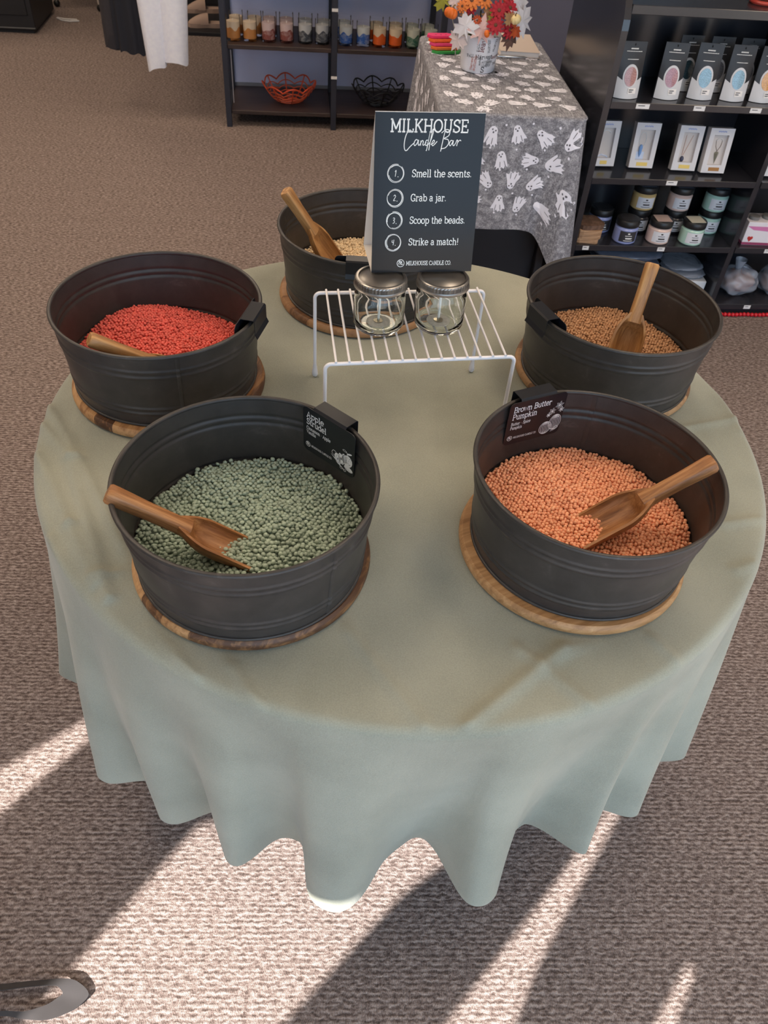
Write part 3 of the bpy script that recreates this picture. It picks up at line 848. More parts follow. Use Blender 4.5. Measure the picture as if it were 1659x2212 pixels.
# ------------------------------------------------------------------ scent tags clipped on the tub rims
TAGM = mat('black_tag', srgb(24, 26, 32), 0.35, spec=0.4, var=0.1, scale=8)
def scent_tag(i, ang, label, w=.100, h=.078, inside=True, texts=None, art=None, tilt=0.0):
    a = math.radians(ang)
    cx, cy = CTR[i]
    rz = a - PI / 2                # local +y points outward from the tub
    rimz = TUB_Z + .0006 + TUB_H + .0016
    t = thing('scent_tag', label, 'tag', (cx + R_T * math.cos(a), cy + R_T * math.sin(a), rimz), rz, 'scent tags clipped to the tubs')
    # plate hangs inside at y = -yo
    yo = .0165
    def rrect(w, h, r, n=5):
        P = []
        for sx, sy, a0 in ((1, 1, 0), (-1, 1, 90), (-1, -1, 180), (1, -1, 270)):
            for k in range(n + 1):
                b_ = math.radians(a0 + 90 * k / n)
                P.append((sx * (w / 2 - r) + r * math.cos(b_), sy * (h / 2 - r) + r * math.sin(b_)))
        return P
    ztop = .004
    Mp = T(0, -yo, ztop - h / 2) @ RX(PI / 2 + tilt)      # plate plane, +z of plate faces -y (inward)
    g = G(); g.prism(rrect(w, h, .008), -.0012, 0, Mp)
    g.obj('plate', TAGM, t)
    # clip bridge over the rim
    g = G(); cw = .062 if inside else .058
    path = [(-yo + .0012, -.006), (-yo + .0016, .004), (-yo + .0035, .0066), (.0075, .0066), (.0095, .0045), (.0098, -.018), (.0135, -.026)]
    nP = len(path); v = []
    for k, (y_, z_) in enumerate(path):
        if k == 0: d = Vector((path[1][0] - y_, path[1][1] - z_))
        elif k == nP - 1: d = Vector((y_ - path[k - 1][0], z_ - path[k - 1][1]))
        else: d = Vector((path[k + 1][0] - path[k - 1][0], path[k + 1][1] - path[k - 1][1]))
        d.normalize(); n_ = Vector((-d.y, d.x)) * .0005
        for s in (-1, 1):
            v += [(s * cw / 2, y_ + n_.x, z_ + n_.y), (s * cw / 2, y_ - n_.x, z_ - n_.y)]
    f = []
    for k in range(nP - 1):
        b0, b1 = k * 4, k * 4 + 4
        f += [(b0, b0 + 2, b1 + 2, b1), (b0 + 1, b1 + 1, b1 + 3, b0 + 3), (b0, b1, b1 + 1, b0 + 1), (b0 + 2, b0 + 3, b1 + 3, b1 + 2)]
    f += [(0, 1, 3, 2), (nP * 4 - 4, nP * 4 - 2, nP * 4 - 1, nP * 4 - 3)]
    g.add(v, f); g.obj('clip', TAGM, t)
    if texts:
        g = G(); Mt = Mp @ T(-w / 2, -h / 2, .0003)
        for s, sz, u, vv, wid in texts:
            text(g, s, sz, u, vv, Mt, .115, width=wid)
        logo(g, .010, .0125, .0042, Mt)
        text(g, 'MILKHOUSE CANDLE CO.', .0034, .0165, .0108, Mt, .12, width=.041)
        g.obj('lettering', WHITE_INK, t)
        g = G(); art(g, Mt); dr = g.obj('drawing', WHITE_INK, t)
        if art is apple_art:
            g = G(); apple_marks(g, Mt @ T(0, 0, .0003)); g.obj('drawing_lines', TAGM, dr)
    return t
def apple_art(g, M):
    disc(g, .087, .026, .0095, .0105, M); disc(g, .0815, .027, .005, .0085, M, rot=.2)
    disc(g, .069, .020, .0058, .0098, M, rot=.35); disc(g, .0755, .0235, .0048, .0098, M, rot=.3)
    disc(g, .0895, .0125, .0085, .0042, M, rot=-.25)
    polyline(g, [(.087, .036), (.0862, .0395), (.0845, .0425)], .0007, M)
    disc(g, .0905, .0400, .0050, .0015, M, rot=.35)
    polyline(g, [(.0855, .041), (.0815, .0435), (.078, .042), (.0815, .0405), (.0855, .041)], .0005, M)
    polyline(g, [(.0655, .030), (.060, .031), (.0575, .026), (.061, .0225), (.064, .024)], .0006, M)
    for k in range(4): g.ribbon([(.056 + .002 * k, .022 - .001 * k), (.074 + .003 * k, .009 - .0012 * k)], .0005, M)
    for cx_, cy_ in ((.076, .0075), (.0825, .0062)): g.ribbon([(cx_ + a, cy_ + b) for a, b in arc(0, 0, .0024, .002, 0, 360, 12)], .0006, M)
def apple_marks(g, M):
    g.ribbon([(.087 + a, .026 + b) for a, b in arc(0, 0, .0093, .0103, 95, 200, 12)], .0007, M)
    g.ribbon([(.0755 + a, .0235 + b) for a, b in arc(0, 0, .0047, .0096, 0, 360, 20)], .0004, M)
    g.ribbon([(.069 + a, .020 + b) for a, b in arc(0, 0, .0036, .0070, 0, 360, 16)], .0003, M)
    disc(g, .0755, .0240, .0010, .0026, M, 10, .3); disc(g, .069, .0200, .0008, .0020, M, 10, .3)
    lr_ = random.Random(5)
    for _ in range(16):
        x_, y_ = .0845 + lr_.uniform(0, .009), .019 + lr_.uniform(0, .014)
        g.ribbon([(x_, y_), (x_ + .0010, y_ + .0014)], .0004, M)
    for k in range(5): g.ribbon([(.083 + .003 * k, .0135 - .0008 * k), (.0845 + .003 * k, .0105 - .0006 * k)], .0004, M)

def pumpkin_art(g, M):
    for cx_, cy_, rx, ry in ((.0725, .0165, .0105, .0115), (.0885, .0235, .0105, .0145)):
        for k in (1, .72, .42, .14):
            g.ribbon([(cx_ + a, cy_ + b) for a, b in arc(0, 0, rx * k, ry * (.9 + .1 * k), 0, 360, 24)], .0008, M)
        for j in range(7):
            a = -0.9 + .3 * j
            g.ribbon([(cx_ + .001 * a, cy_ + ry * .9), (cx_ + rx * .6 * a, cy_ + ry * .55)], .0006, M)
    for cx_, cy_, r in ((.079, .046, .0065), (.090, .055, .0075), (.095, .046, .005), (.0735, .040, .004)):
        for j in range(6):
            a = 2 * PI * j / 6 + .3
            pts = [(cx_, cy_), (cx_ + r * .6 * math.cos(a - .3), cy_ + r * .6 * math.sin(a - .3)), (cx_ + r * math.cos(a), cy_ + r * math.sin(a)), (cx_ + r * .6 * math.cos(a + .3), cy_ + r * .6 * math.sin(a + .3)), (cx_, cy_)]
            g.ribbon(pts, .0006, M)
        disc(g, cx_, cy_, .0014, .0014, M, 8)
    polyline(g, [(.084, .0065), (.092, .0085), (.0965, .012), (.094, .015), (.089, .0135)], .0007, M)
scent_tag(0, 44.0, 'black tag reading Apple Strudel clipped on the green bead tub', texts=[('Apple', .0098, .0070, .0615, .034), ('Strudel', .0098, .0070, .0495, .039), ('Cinnamon + Apple', .0054, .0070, .0400, .047), ('Vanilla', .0054, .0070, .0325, .0185)], art=apple_art)
scent_tag(1, 109.5, 'black tag reading Brown Butter Pumpkin clipped on the orange bead tub', texts=[('Brown Butter', .0100, .0075, .0605, .066), ('Pumpkin', .0100, .0075, .0475, .043), ('Butter + Spice', .0054, .0075, .0365, .034), ('Pumpkin', .0054, .0075, .0290, .0205)], art=pumpkin_art)
scent_tag(2, -17.0, 'black tag clip over the right rim of the red bead tub', inside=False)
scent_tag(3, -162.0, 'black tag clip over the left rim of the brown bead tub', inside=False)
scent_tag(4, -96.0, 'black tag clip on the front rim of the cream bead tub', inside=False)

# ------------------------------------------------------------------ white wire rack
RZr = 0.928
WIRE = mat('white_coated_wire', srgb(236, 232, 234), 0.35, spec=0.5)
CAPM = mat('white_rubber_cap', srgb(228, 226, 230), 0.55)
t = thing('wire_rack', 'white coated wire rack standing in the middle of the table', 'wire rack', (0, 0, 0))
BLc, BRc, FLc, FRc = Vector((-.154, .125, RZr)), Vector((.139, .140, RZr)), Vector((-.144, -.085, RZr)), Vector((.151, -.062, RZr))
def bent(A, B):
    r = .009; ex = (B - A).normalized(); dz = Vector((0, 0, -1))
    p = []
    fA = Vector((A.x, A.y, TZ + .006)); fB = Vector((B.x, B.y, TZ + .006))
    p.append(fA); p.append(A + dz * .06)
    for k in range(7):
        a = PI / 2 * k / 6
        p.append(A + dz * r + ex * r - ex * r * math.cos(a) - dz * r * math.sin(a))
    for k in range(7):
        a = PI / 2 * k / 6
        p.append(B + dz * r - ex * r + ex * r * math.sin(a) - dz * r * math.cos(a))
    p.append(B + dz * .06); p.append(fB)
    return p
for A, B in ((BLc, BRc), (FLc, FRc)):
    g = G(); g.tube(bent(A, B), .0031, 10); g.obj('frame_rod', WIRE, t, True)
    for q in (A, B):
        g = G(); g.lathe([(1e-4, .0), (.004, .0006), (.0056, .004), (.0052, .010), (.0038, .020), (.0032, .026)], 12, T(q.x, q.y, TZ + .0012)); g.obj('foot_cap', CAPM, t, True)
b0, b1 = Vector((-.135, .126, RZr + .0042)), Vector((.126, .1395, RZr + .0042))
f0, f1 = Vector((-.128, -.0838, RZr + .0042)), Vector((.135, -.0633, RZr + .0042))
for k in range(14):
    s = k / 13
    A, B = b0.lerp(b1, s), f0.lerp(f1, s)
    d = (B - A).normalized() * .003
    g = G(); g.tube([A - d, A.lerp(B, .33), A.lerp(B, .66), B + d], .0019, 8); g.obj('cross_wire', WIRE, t, True)

# ------------------------------------------------------------------ mason jars on the rack
def glass_mat():
    m, nt, b = base_mat('clear_glass')
    b.inputs['Base Color'].default_value = (.97, 1, .99, 1)
    b.inputs['Roughness'].default_value = 0.0
    b.inputs['Transmission Weight'].default_value = 1.0
    b.inputs['IOR'].default_value = 1.45
    return m
GLASS = glass_mat()
def thin_glass():
    m = bpy.data.materials.new('thin_clear_glass'); m.use_nodes = True
    nt = m.node_tree; nt.nodes.clear()
    out = nt.nodes.new('ShaderNodeOutputMaterial')
    tr = N(nt, 'ShaderNodeBsdfTransparent'); tr.inputs[0].default_value = (.985, .99, .99, 1)
    gl = N(nt, 'ShaderNodeBsdfGlossy'); gl.inputs['Roughness'].default_value = 0.05
    lw = N(nt, 'ShaderNodeLayerWeight'); lw.inputs['Blend'].default_value = 0.08
    mx = N(nt, 'ShaderNodeMixShader')
    nt.links.new(lw.outputs['Fresnel'], mx.inputs[0]); nt.links.new(tr.outputs[0], mx.inputs[1]); nt.links.new(gl.outputs[0], mx.inputs[2])
    nt.links.new(mx.outputs[0], out.inputs[0])
    return m
TGLASS = thin_glass()
ZINC = mat('zinc_lid', srgb(150, 146, 142), 0.32, metal=0.9, var=0.08, scale=40)
WICKM = mat('cotton_wick', srgb(244, 238, 230), 0.9)
def mason_jar(x, y, label, lean):
    z0 = RZr + .0064
    H = 1.0205 - z0
    t = thing('mason_jar', label, 'jar', (x, y, z0), lean, 'empty mason jars on the rack')
    R = .040
    o_ = [(1e-4, .0015), (.026, .0008), (.032, .0), (.0365, .003), (.0395, .009), (R, .018), (R, .050), (.0395, .058), (.0368, .064), (.0352, .067), (.0352, .072), (.0372, .074), (.0372, .077), (.0350, .079), (.0350, H - .006)]
    i_ = [(.0325, H - .006), (.0325, .072), (.0335, .066), (.0365, .056), (.0372, .048), (.0372, .020), (.0360, .012), (.032, .0072), (.026, .006), (1e-4, .0066)]
    g = G(); g.lathe(o_ + i_, 48); g.obj('glass_body', GLASS, t, 'all')
    # lid: flat disc + ribbed screw band
    g = G(); n = 96; prof = [(.0365, H - .0150, 0), (.0412, H - .0148, 0), (.0417, H - .0135, 0), (.0404, H - .0120, 0), (.0396, H - .0105, 0), (.0396, H - .0095, 1), (.0396, H - .0035, 1), (.0390, H - .0015, 0), (.0375, H - .0004, 0), (.0345, H - .0004, 0), (.0345, H - .003, 0)]
    v = []; f = []
    for r_, z_, rb in prof:
        for k in range(n):
            a = 2 * PI * k / n; rr = r_ + (.0007 if (rb and k % 2) else 0)
            v.append((rr * math.cos(a), rr * math.sin(a), z_))
    for i in range(len(prof) - 1):
        for k in range(n):
            f.append((i * n + k, i * n + (k + 1) % n, (i + 1) * n + (k + 1) % n, (i + 1) * n + k))
    g.add(v, f); g.obj('screw_band', ZINC, t, False)
    g = G(); g.lathe([(1e-4, H - .0016), (.029, H - .0016), (.030, H - .0024), (.0335, H - .0024), (.0345, H - .003), (.0345, H - .0055), (1e-4, H - .0055)], 48); g.obj('lid_disc', ZINC, t, True)
    g = G(); g.lathe([(1e-4, .0086), (.019, .0086), (.019, .0076), (1e-4, .0076)], 32); g.obj('wick_sticker', mat('wick_sticker', srgb(214, 204, 190), 0.6, var=.12, scale=160), t, True)
    g = G(); g.lathe([(.0075, .0088), (.0075, .0100), (.0022, .0106), (.0018, .0165), (1e-4, .0165)], 20); g.obj('wick_tab', mat('tin_tab', srgb(170, 160, 140), 0.3, metal=1.0), t, True)
    g = G(); g.tube([(0, 0, .012), (.0004, 0, .03), (-.0006 + .0015 * math.sin(lean * 3), .0005, .05), (.002 * math.cos(lean), .001, .070)], .0021, 8); g.obj('wick', WICKM, t, True)
mason_jar(-.057, .014, 'empty lidded mason jar, left of the two under the sign', .3)
mason_jar(.0395, .018, 'empty lidded mason jar, right of the two under the sign', 1.4)

# ------------------------------------------------------------------ tent sign on the jars
CARD = mat('white_card', srgb(232, 226, 220), 0.7)
SIGNB = mat('black_card_print', srgb(28, 27, 30), 0.14, spec=0.24)
SW, SH_ = .1555, .222
t = thing('tent_sign', 'black tent sign listing four steps, standing on the jar lids', 'sign', (.0035, .066, 1.0222), math.radians(3.4))
yF, yR, yB, zR = -.041, 0.0, .050, .2165
def panel(y0, z0, y1, z1, th, m, name, par, w=SW):
    d = Vector((0, y1 - y0, z1 - z0)).normalized(); n = Vector((0, -d.z, d.y)) * th
    v = []
    for (yy, zz) in ((y0, z0), (y1, z1)):
        for s in (-1, 1):
            v += [(s * w / 2, yy, zz), (s * w / 2, yy + n.y, zz + n.z)]
    g = G(); g.add(v, [(0, 2, 6, 4), (1, 5, 7, 3), (0, 4, 5, 1), (2, 3, 7, 6), (0, 1, 3, 2), (4, 6, 7, 5)])
    return g.obj(name, m, par)
pf = panel(yF, .0, yR, zR, -.0008, CARD, 'front_panel', t)
pb = panel(yB, .0, yR, zR, .0008, CARD, 'back_panel', t)
panel(yF, .0002, yB, .0002, .0006, CARD, 'base_panel', t)
panel(yF, .0, yR, zR, .0004, SIGNB, 'printed_face', pf)
panel(yB, .0, yR, zR, -.0004, SIGNB, 'printed_face', pb)
ang = math.atan2(zR, yR - yF)
# front face plane: x right, y up the slope, z outward (towards the reader)
MS = T(0, yF, 0) @ RX(ang) @ T(-SW / 2, 0, .0009)
SL = math.hypot(zR, yR - yF)
g = G()
text(g, 'MILKHOUSE', .0155, .0215, SL * .885, MS, .125, width=.111)
def uv(u, v): return (SW * u, SL * (1 - v))
for pl in ([(.335, .120), (.315, .105), (.285, .130), (.270, .175), (.272, .212), (.290, .225), (.325, .200), (.365, .175)],
           [(.395, .165), (.375, .160), (.358, .180), (.365, .195), (.382, .185), (.398, .162), (.396, .185), (.405, .193), (.420, .178)],
           [(.420, .165), (.418, .195)], [(.418, .182), (.432, .165), (.442, .170), (.440, .190), (.452, .190), (.470, .175)],
           [(.490, .165), (.472, .163), (.460, .182), (.470, .194), (.484, .180), (.500, .115), (.478, .215), (.470, .222)],
           [(.484, .192), (.508, .168), (.528, .120), (.530, .098), (.520, .110), (.503, .185), (.497, .222)],
           [(.512, .187), (.535, .180), (.545, .167), (.535, .162), (.522, .180), (.530, .195), (.550, .184), (.570, .168)],
           [(.640, .100), (.625, .150), (.610, .215), (.606, .228)],
           [(.605, .120), (.645, .100), (.680, .108), (.672, .135), (.632, .152), (.668, .158), (.676, .180), (.650, .205), (.612, .212)],
           [(.715, .165), (.696, .163), (.684, .182), (.692, .194), (.706, .182), (.720, .163), (.716, .186), (.726, .193), (.742, .178)],
           [(.742, .178), (.752, .160), (.760, .166), (.752, .195)], [(.755, .182), (.768, .166), (.782, .160), (.790, .166)]):
    polyline(g, [uv(*q) for q in pl], .0011, MS)
rows = [(.362, 'Smell the scents.', .088), (.512, 'Grab a jar.', .053), (.655, 'Scoop the beads.', .084), (.797, 'Strike a match!', .077)]
digits = ['1', '2', '3', '4']
DIG = {'1': [[(-.2, .4), (.1, .75), (-.1, -.7)]], '2': [[(-.3, .45), (0, .75), (.25, .4), (-.1, -.2), (-.35, -.65), (-.05, -.6), (.25, -.65)]],
       '3': [[(-.25, .6), (.1, .7), (.2, .35), (-.1, .1), (.15, -.1), (.15, -.5), (-.3, -.7)]], '4': [[(-.2, .6), (-.3, .05), (.15, .0)], [(.25, .7), (.05, -.75)]]}
for (v_, s_, w_), d_ in zip(rows, digits):
    cx, cy = uv(.205, v_)
    for k, (rr, a0, a1) in enumerate(((.0124, 0, 335), (.0117, 40, 400), (.0108, 120, 420))):
        ox, oy = .0004 * math.sin(v_ * 30 + k), .0004 * math.cos(v_ * 20 + k * 2)
        g.ribbon([(cx + ox + a, cy + oy + b) for a, b in arc(0, 0, rr * .96, rr, a0 + v_ * 200, a1 + v_ * 200, 36)], .0007, MS)
    for st in DIG[d_]:
        polyline(g, [(cx - .0005 + a * .0052, cy + b * .0056) for a, b in st], .0008, MS)
    disc(g, cx + .0030, cy - .0042, .0006, .0006, MS, 8)
    x_, y_ = uv(.352, v_)
    text(g, s_, .0096, x_, y_ - .0042, MS, .125, width=w_)
lx, ly = uv(.285, .938)
logo(g, lx, ly, .0054, MS)
text(g, 'MILKHOUSE CANDLE CO.', .0060, lx + .0085, ly - .003, MS, .12, width=.070)
g.obj('lettering', WHITE_INK, t)

# ------------------------------------------------------------------ display rack with candles
NAVY = mat('navy_black_metal', srgb(42, 44, 56), 0.5, var=.08, scale=15)
DWOOD = wood_mat('dark_walnut', srgb(36, 27, 26), srgb(56, 43, 40), srgb(74, 58, 54), 0.45, 0, (3, 40, 40), .2)
t = thing('display_rack', 'dark metal rack with walnut shelves against the blue-grey wall', 'shelving', (0, 0, 0))
for x in (-.536, .036, .608):
    for y in (3.60, 4.01):
        g = G(); g.box((x, y, .80), (.030, .030, 1.6), bev=.002); g.obj('post', NAVY, t)
    for z in (.06, .37, .72, 1.57):
        g = G(); g.box((x, 3.805, z), (.022, .38, .022)); g.obj('side_rail', NAVY, t)
for z in (.085, .405, .76):  # top shelf is unseen, put in to shade the back board
    for xa, xb in ((-.520, .020), (.052, .592)):
        g = G(); g.box(((xa + xb) / 2, 3.805, z - .010), (xb - xa, .42, .020), bev=.002); g.obj('shelf_board', DWOOD, t)
g = G(); g.box((.036, 4.0335, .85), (1.15, .008, 1.50)); g.obj('back_board', mat('lavender_board', srgb(218, 221, 252), .7, var=.03, scale=4), t)
for z in (.585, .27):
    g = G(); g.box((.036, 3.5838, z), (.032, .0016, .014)); g.obj('price_label', mat('label_paper', srgb(228, 226, 226), .7), t)
g = G(); g.box((-.507, 3.62, .245), (.004, .004, .26)); g.obj('bracket', mat('bright_bracket', srgb(190, 190, 196), .3, metal=.6), t)

CANDC = {'amber': (srgb(222, 200, 172), srgb(196, 132, 72)), 'wine': (srgb(214, 188, 184), srgb(140, 74, 66)), 'charcoal': (srgb(196, 196, 196), srgb(66, 68, 76)),
         'blue': (srgb(206, 208, 206), srgb(44, 92, 170)), 'orange': (srgb(222, 202, 172), srgb(224, 98, 34)), 'green': (srgb(198, 200, 186), srgb(52, 104, 84))}
def wax_mat(name, c, c2):
    m, nt, b = base_mat(name)
    tc = N(nt, 'ShaderNodeTexCoord')
    no = N(nt, 'ShaderNodeTexNoise', Scale=38.0, Detail=2.0, Distortion=1.5)
    nt.links.new(tc.outputs['Object'], no.inputs['Vector'])
    nt.links.new(ramp(nt, no.outputs['Fac'], [(.42, c), (.62, c2)]), b.inputs['Base Color'])
    b.inputs['Roughness'].default_value = .5
    return m
WAX = {}
for k, (a, b_) in CANDC.items():
    swirl = tuple(.35 * p + .65 * q for p, q in zip(a, b_)) if k in ('blue', 'wine', 'charcoal', 'green') else tuple(q * 1.05 for q in b_)
    WAX[k] = (mat('wax_top_' + k, a, .5), wax_mat('wax_low_' + k, b_, swirl))
def tumbler_meshes():
    H, R = .114, .0368
    g = G(); g.lathe([(1e-4, 0), (R - .003, 0), (R, .003), (R, H), (R - .0016, H + .0006), (R - .002, H - .003)], 28)
    gm = g.mesh('glass_tumbler', True); gm.materials.append(TGLASS)
    r = R - .0026; n = 28
    z_b = [.056 + .006 * math.sin(2 * PI * k / n * 3) + .005 * math.sin(2 * PI * k / n * 5 + 1) for k in range(n)]
    v = [(r * math.cos(2 * PI * k / n), r * math.sin(2 * PI * k / n), .0125) for k in range(n)] + [(r * math.cos(2 * PI * k / n), r * math.sin(2 * PI * k / n), z_b[k]) for k in range(n)]
    f = [(k, (k + 1) % n, n + (k + 1) % n, n + k) for k in range(n)] + [tuple(range(n - 1, -1, -1)), tuple(range(n, 2 * n))]
    g = G(); g.add(v, f); lo = g.mesh('wax_lower', True)
    v = [(r * math.cos(2 * PI * k / n), r * math.sin(2 * PI * k / n), z_b[k] + .0002) for k in range(n)] + [(r * math.cos(2 * PI * k / n), r * math.sin(2 * PI * k / n), .088) for k in range(n)]
    f = [(k, (k + 1) % n, n + (k + 1) % n, n + k) for k in range(n)] + [tuple(range(n - 1, -1, -1)), tuple(range(n, 2 * n))]
    g = G(); g.add(v, f); hi = g.mesh('wax_upper', True)
    g = G(); g.tube([(0, 0, .087), (.001, 0, .098)], .0013, 6); wk = g.mesh('wick', True); wk.materials.append(WICKM)
    return gm, lo, hi, wk
gm, lo, hi, wk = tumbler_meshes()
WLO = {}; WHI = {}
for k in WAX:
    a = lo.copy(); a.materials.append(WAX[k][1]); WLO[k] = a
    a = hi.copy(); a.materials.append(WAX[k][0]); WHI[k] = a
CF = [(-.490, 'amber'), (-.405, 'amber'), (-.308, 'wine'), (-.213, 'wine'), (-.115, 'charcoal'), (-.026, 'charcoal'), (.100, 'blue'), (.193, 'blue'), (.280, 'orange'), (.366, 'orange'), (.461, 'green'), (.556, 'green')]
CB = [(-.480, 'amber'), (-.382, 'amber'), (-.302, 'wine'), (-.214, 'wine'), (-.112, 'charcoal'), (-.012, 'charcoal'), (.096, 'blue'), (.270, 'orange'), (.374, 'orange'), (.464, 'green'), (.552, 'green')]
SEEN = {}
def candle(x, y, k, row):
    key = (k, row); n = SEEN.get(key, 0); SEEN[key] = n + 1
    side = 'left' if n == 0 else 'right'
    if k == 'blue' and row == 'back': lab = 'blue layered candle in a glass tumbler, in the back row'
    else: lab = '%s layered candle in a glass tumbler, %s row, %s of its pair' % ({'amber': 'amber and cream', 'wine': 'wine red and pink', 'charcoal': 'charcoal and white', 'blue': 'blue and white', 'orange': 'orange and cream', 'green': 'green and cream'}[k], row, side)
    t = thing('layered_candle', lab, 'candle', (x, y, .4053), rng.uniform(0, 6), 'layered candles on the rack shelf')
    part('glass_tumbler', gm, t); part('wax_lower', WLO[k], t); part('wax_upper', WHI[k], t); part('wick', wk, t)
for x, k in CF: candle(x, 3.690, k, 'front')
for x, k in CB: candle(x, 3.790, k, 'back')

# spider-web bowls on the lower shelf
def web_bowl(x, y, z, label, m, m2, R=.15, H=.10):
    t = thing('web_bowl', label, 'bowl', (x, y, z), .15, 'spider web bowls')
    ns = 8
    def P(a, s):
        # rim points up at the spokes, dips between
        spoke = (abs(math.cos(a * ns / 2))) ** 1.0
        r = .052 + (R - .052) * s ** .8 * (.90 + .10 * spoke)
        zz = .003 + H * s ** 1.45 * (.74 + .26 * spoke)
        return (r * math.cos(a), r * math.sin(a), zz)
    for k in range(ns):
        a = 2 * PI * k / ns
        g = G(); g.tube([(0, 0, .003)] + [P(a, s) for s in np.linspace(0, 1, 9)], .0036, 6); g.obj('spoke', m, t, True)
    for s in (0.02, .22, .4, .58, .78, 1.0):
        g = G(); g.tube([P(2 * PI * k / 64, s) for k in range(64)], .0030 if s < 1 else .004, 6, closed=True); g.obj('web_ring', m if s in (.02, 1.0) else m2, t, True)
web_bowl(-.206, 3.780, .0853, 'orange spider web bowl on the bottom rack shelf', mat('orange_plastic', srgb(214, 84, 52), .4), mat('orange_plastic_pale', srgb(206, 92, 60), .4))
web_bowl(.296, 3.790, .0853, 'black spider web bowl on the bottom rack shelf', mat('black_plastic', srgb(22, 22, 26), .4), mat('black_plastic_b', srgb(26, 26, 30), .4))

# ------------------------------------------------------------------ small table with ghost cloth
GX, GY, GRZ = .562, 2.085, math.radians(-2.6)
GW, GD, GZ = .492, .905, .74
t = thing('display_table', 'black display table under the ghost print cloth', 'table', (GX, GY, 0), GRZ)
BLK = mat('satin_black', srgb(24, 25, 32), 0.5, var=.1, scale=10)
g = G(); g.box((0, 0, GZ - .02), (GW - .02, GD - .02, .03), bev=.003); g.obj('table_top', BLK, t)
for sx in (-1, 1):
    g = G(); g.box((sx * (GW / 2 - .05), 0, (GZ - .035) / 2), (.03, GD - .10, GZ - .035), bev=.003); g.obj('side_panel', BLK, t)
g = G(); g.box((0, -GD / 2 + .10, (GZ - .035) / 2), (GW - .132, .02, GZ - .036)); g.obj('front_panel', BLK, t)

g_c = thing('ghost_tablecloth', 'grey heathered tablecloth printed with white ghosts', 'tablecloth', (GX, GY, 0), GRZ)
CR = .03
def perim(n=480):
    hw, hd = GW / 2, GD / 2
    segs = []
    # start front-left going to front-right (counter-clockwise seen from above)
    L1 = 2 * (hw - CR); L2 = 2 * (hd - CR); LC = PI / 2 * CR
    tot = 2 * L1 + 2 * L2 + 4 * LC
    def at(s):
        s %= tot
        if s < L1: return (-hw + CR + s, -hd), (0, -1)
        s -= L1
        if s < LC: a = -PI / 2 + s / CR; return (hw - CR + CR * math.cos(a), -hd + CR + CR * math.sin(a)), (math.cos(a), math.sin(a))
        s -= LC
        if s < L2: return (hw, -hd + CR + s), (1, 0)
        s -= L2
        if s < LC: a = s / CR; return (hw - CR + CR * math.cos(a), hd - CR + CR * math.sin(a)), (math.cos(a), math.sin(a))
        s -= LC
        if s < L1: return (hw - CR - s, hd), (0, 1)
        s -= L1
        if s < LC: a = PI / 2 + s / CR; return (-hw + CR + CR * math.cos(a), hd - CR + CR * math.sin(a)), (math.cos(a), math.sin(a))
        s -= LC
        if s < L2: return (-hw, hd - CR - s), (-1, 0)
        s -= L2
        a = PI + s / CR; return (-hw + CR + CR * math.cos(a), -hd + CR + CR * math.sin(a)), (math.cos(a), math.sin(a))
    return at, tot, L1, L2, LC
pat, PTOT, PL1, PL2, PLC = perim()
CORN = [PL1 + PLC / 2, PL1 + PLC * 1.5 + PL2, 2 * PL1 + 2.5 * PLC + PL2, PTOT - PLC / 2]
def cdist(s, c):
    d = (s - c) % PTOT
    return d if d < PTOT / 2 else d - PTOT
def drape(s, dep):
    """point on the hanging cloth: s along the edge, dep = fraction of drop"""
    (x, y), (nx, ny) = pat(s)
    off = .006 + .010 * dep + .004 * dep * math.sin(s * 19) + .004 * dep * math.sin(s * 33 + 1)
    drop = .385
    if nx > .5: off *= .35
    for c in CORN:
        d = cdist(s, c)
        off += (.060 if ny < -.3 or nx < 0 else .012) * dep * math.exp(-(d / .045) ** 2)
        off -= .022 * dep * math.exp(-((d + .10) / .028) ** 2) + .018 * dep * math.exp(-((d - .11) / .03) ** 2)
        drop += .15 * math.exp(-(d / .075) ** 2)
    e = .010
    z = GZ - e - (drop - e) * dep
    return Vector((x + nx * off, y + ny * off, z))
NP = 480
pts = []
for r_ in (0.02, .3, .6, .85, .96):
    for k in range(NP):
        (x, y), n_ = pat(PTOT * k / NP); pts.append((x * r_, y * r_, GZ))
for a in (.2, .6, 1.0, 1.35):
    for k in range(NP):
        (x, y), n_ = pat(PTOT * k / NP); q = .006
        pts.append((x - n_[0] * (.006 - .012 * math.sin(a)), y - n_[1] * (.006 - .012 * math.sin(a)), GZ - .010 + .010 * math.cos(a)))
for dep in np.linspace(0, 1, 26):
    for k in range(NP): pts.append(tuple(drape(PTOT * k / NP, dep)))
nr = len(pts) // NP
f = []
for i in range(nr - 1):
    for k in range(NP):
        k2 = (k + 1) % NP
        f.append((i * NP + k, (i + 1) * NP + k, (i + 1) * NP + k2, i * NP + k2))
g = G(); g.add(pts, f)
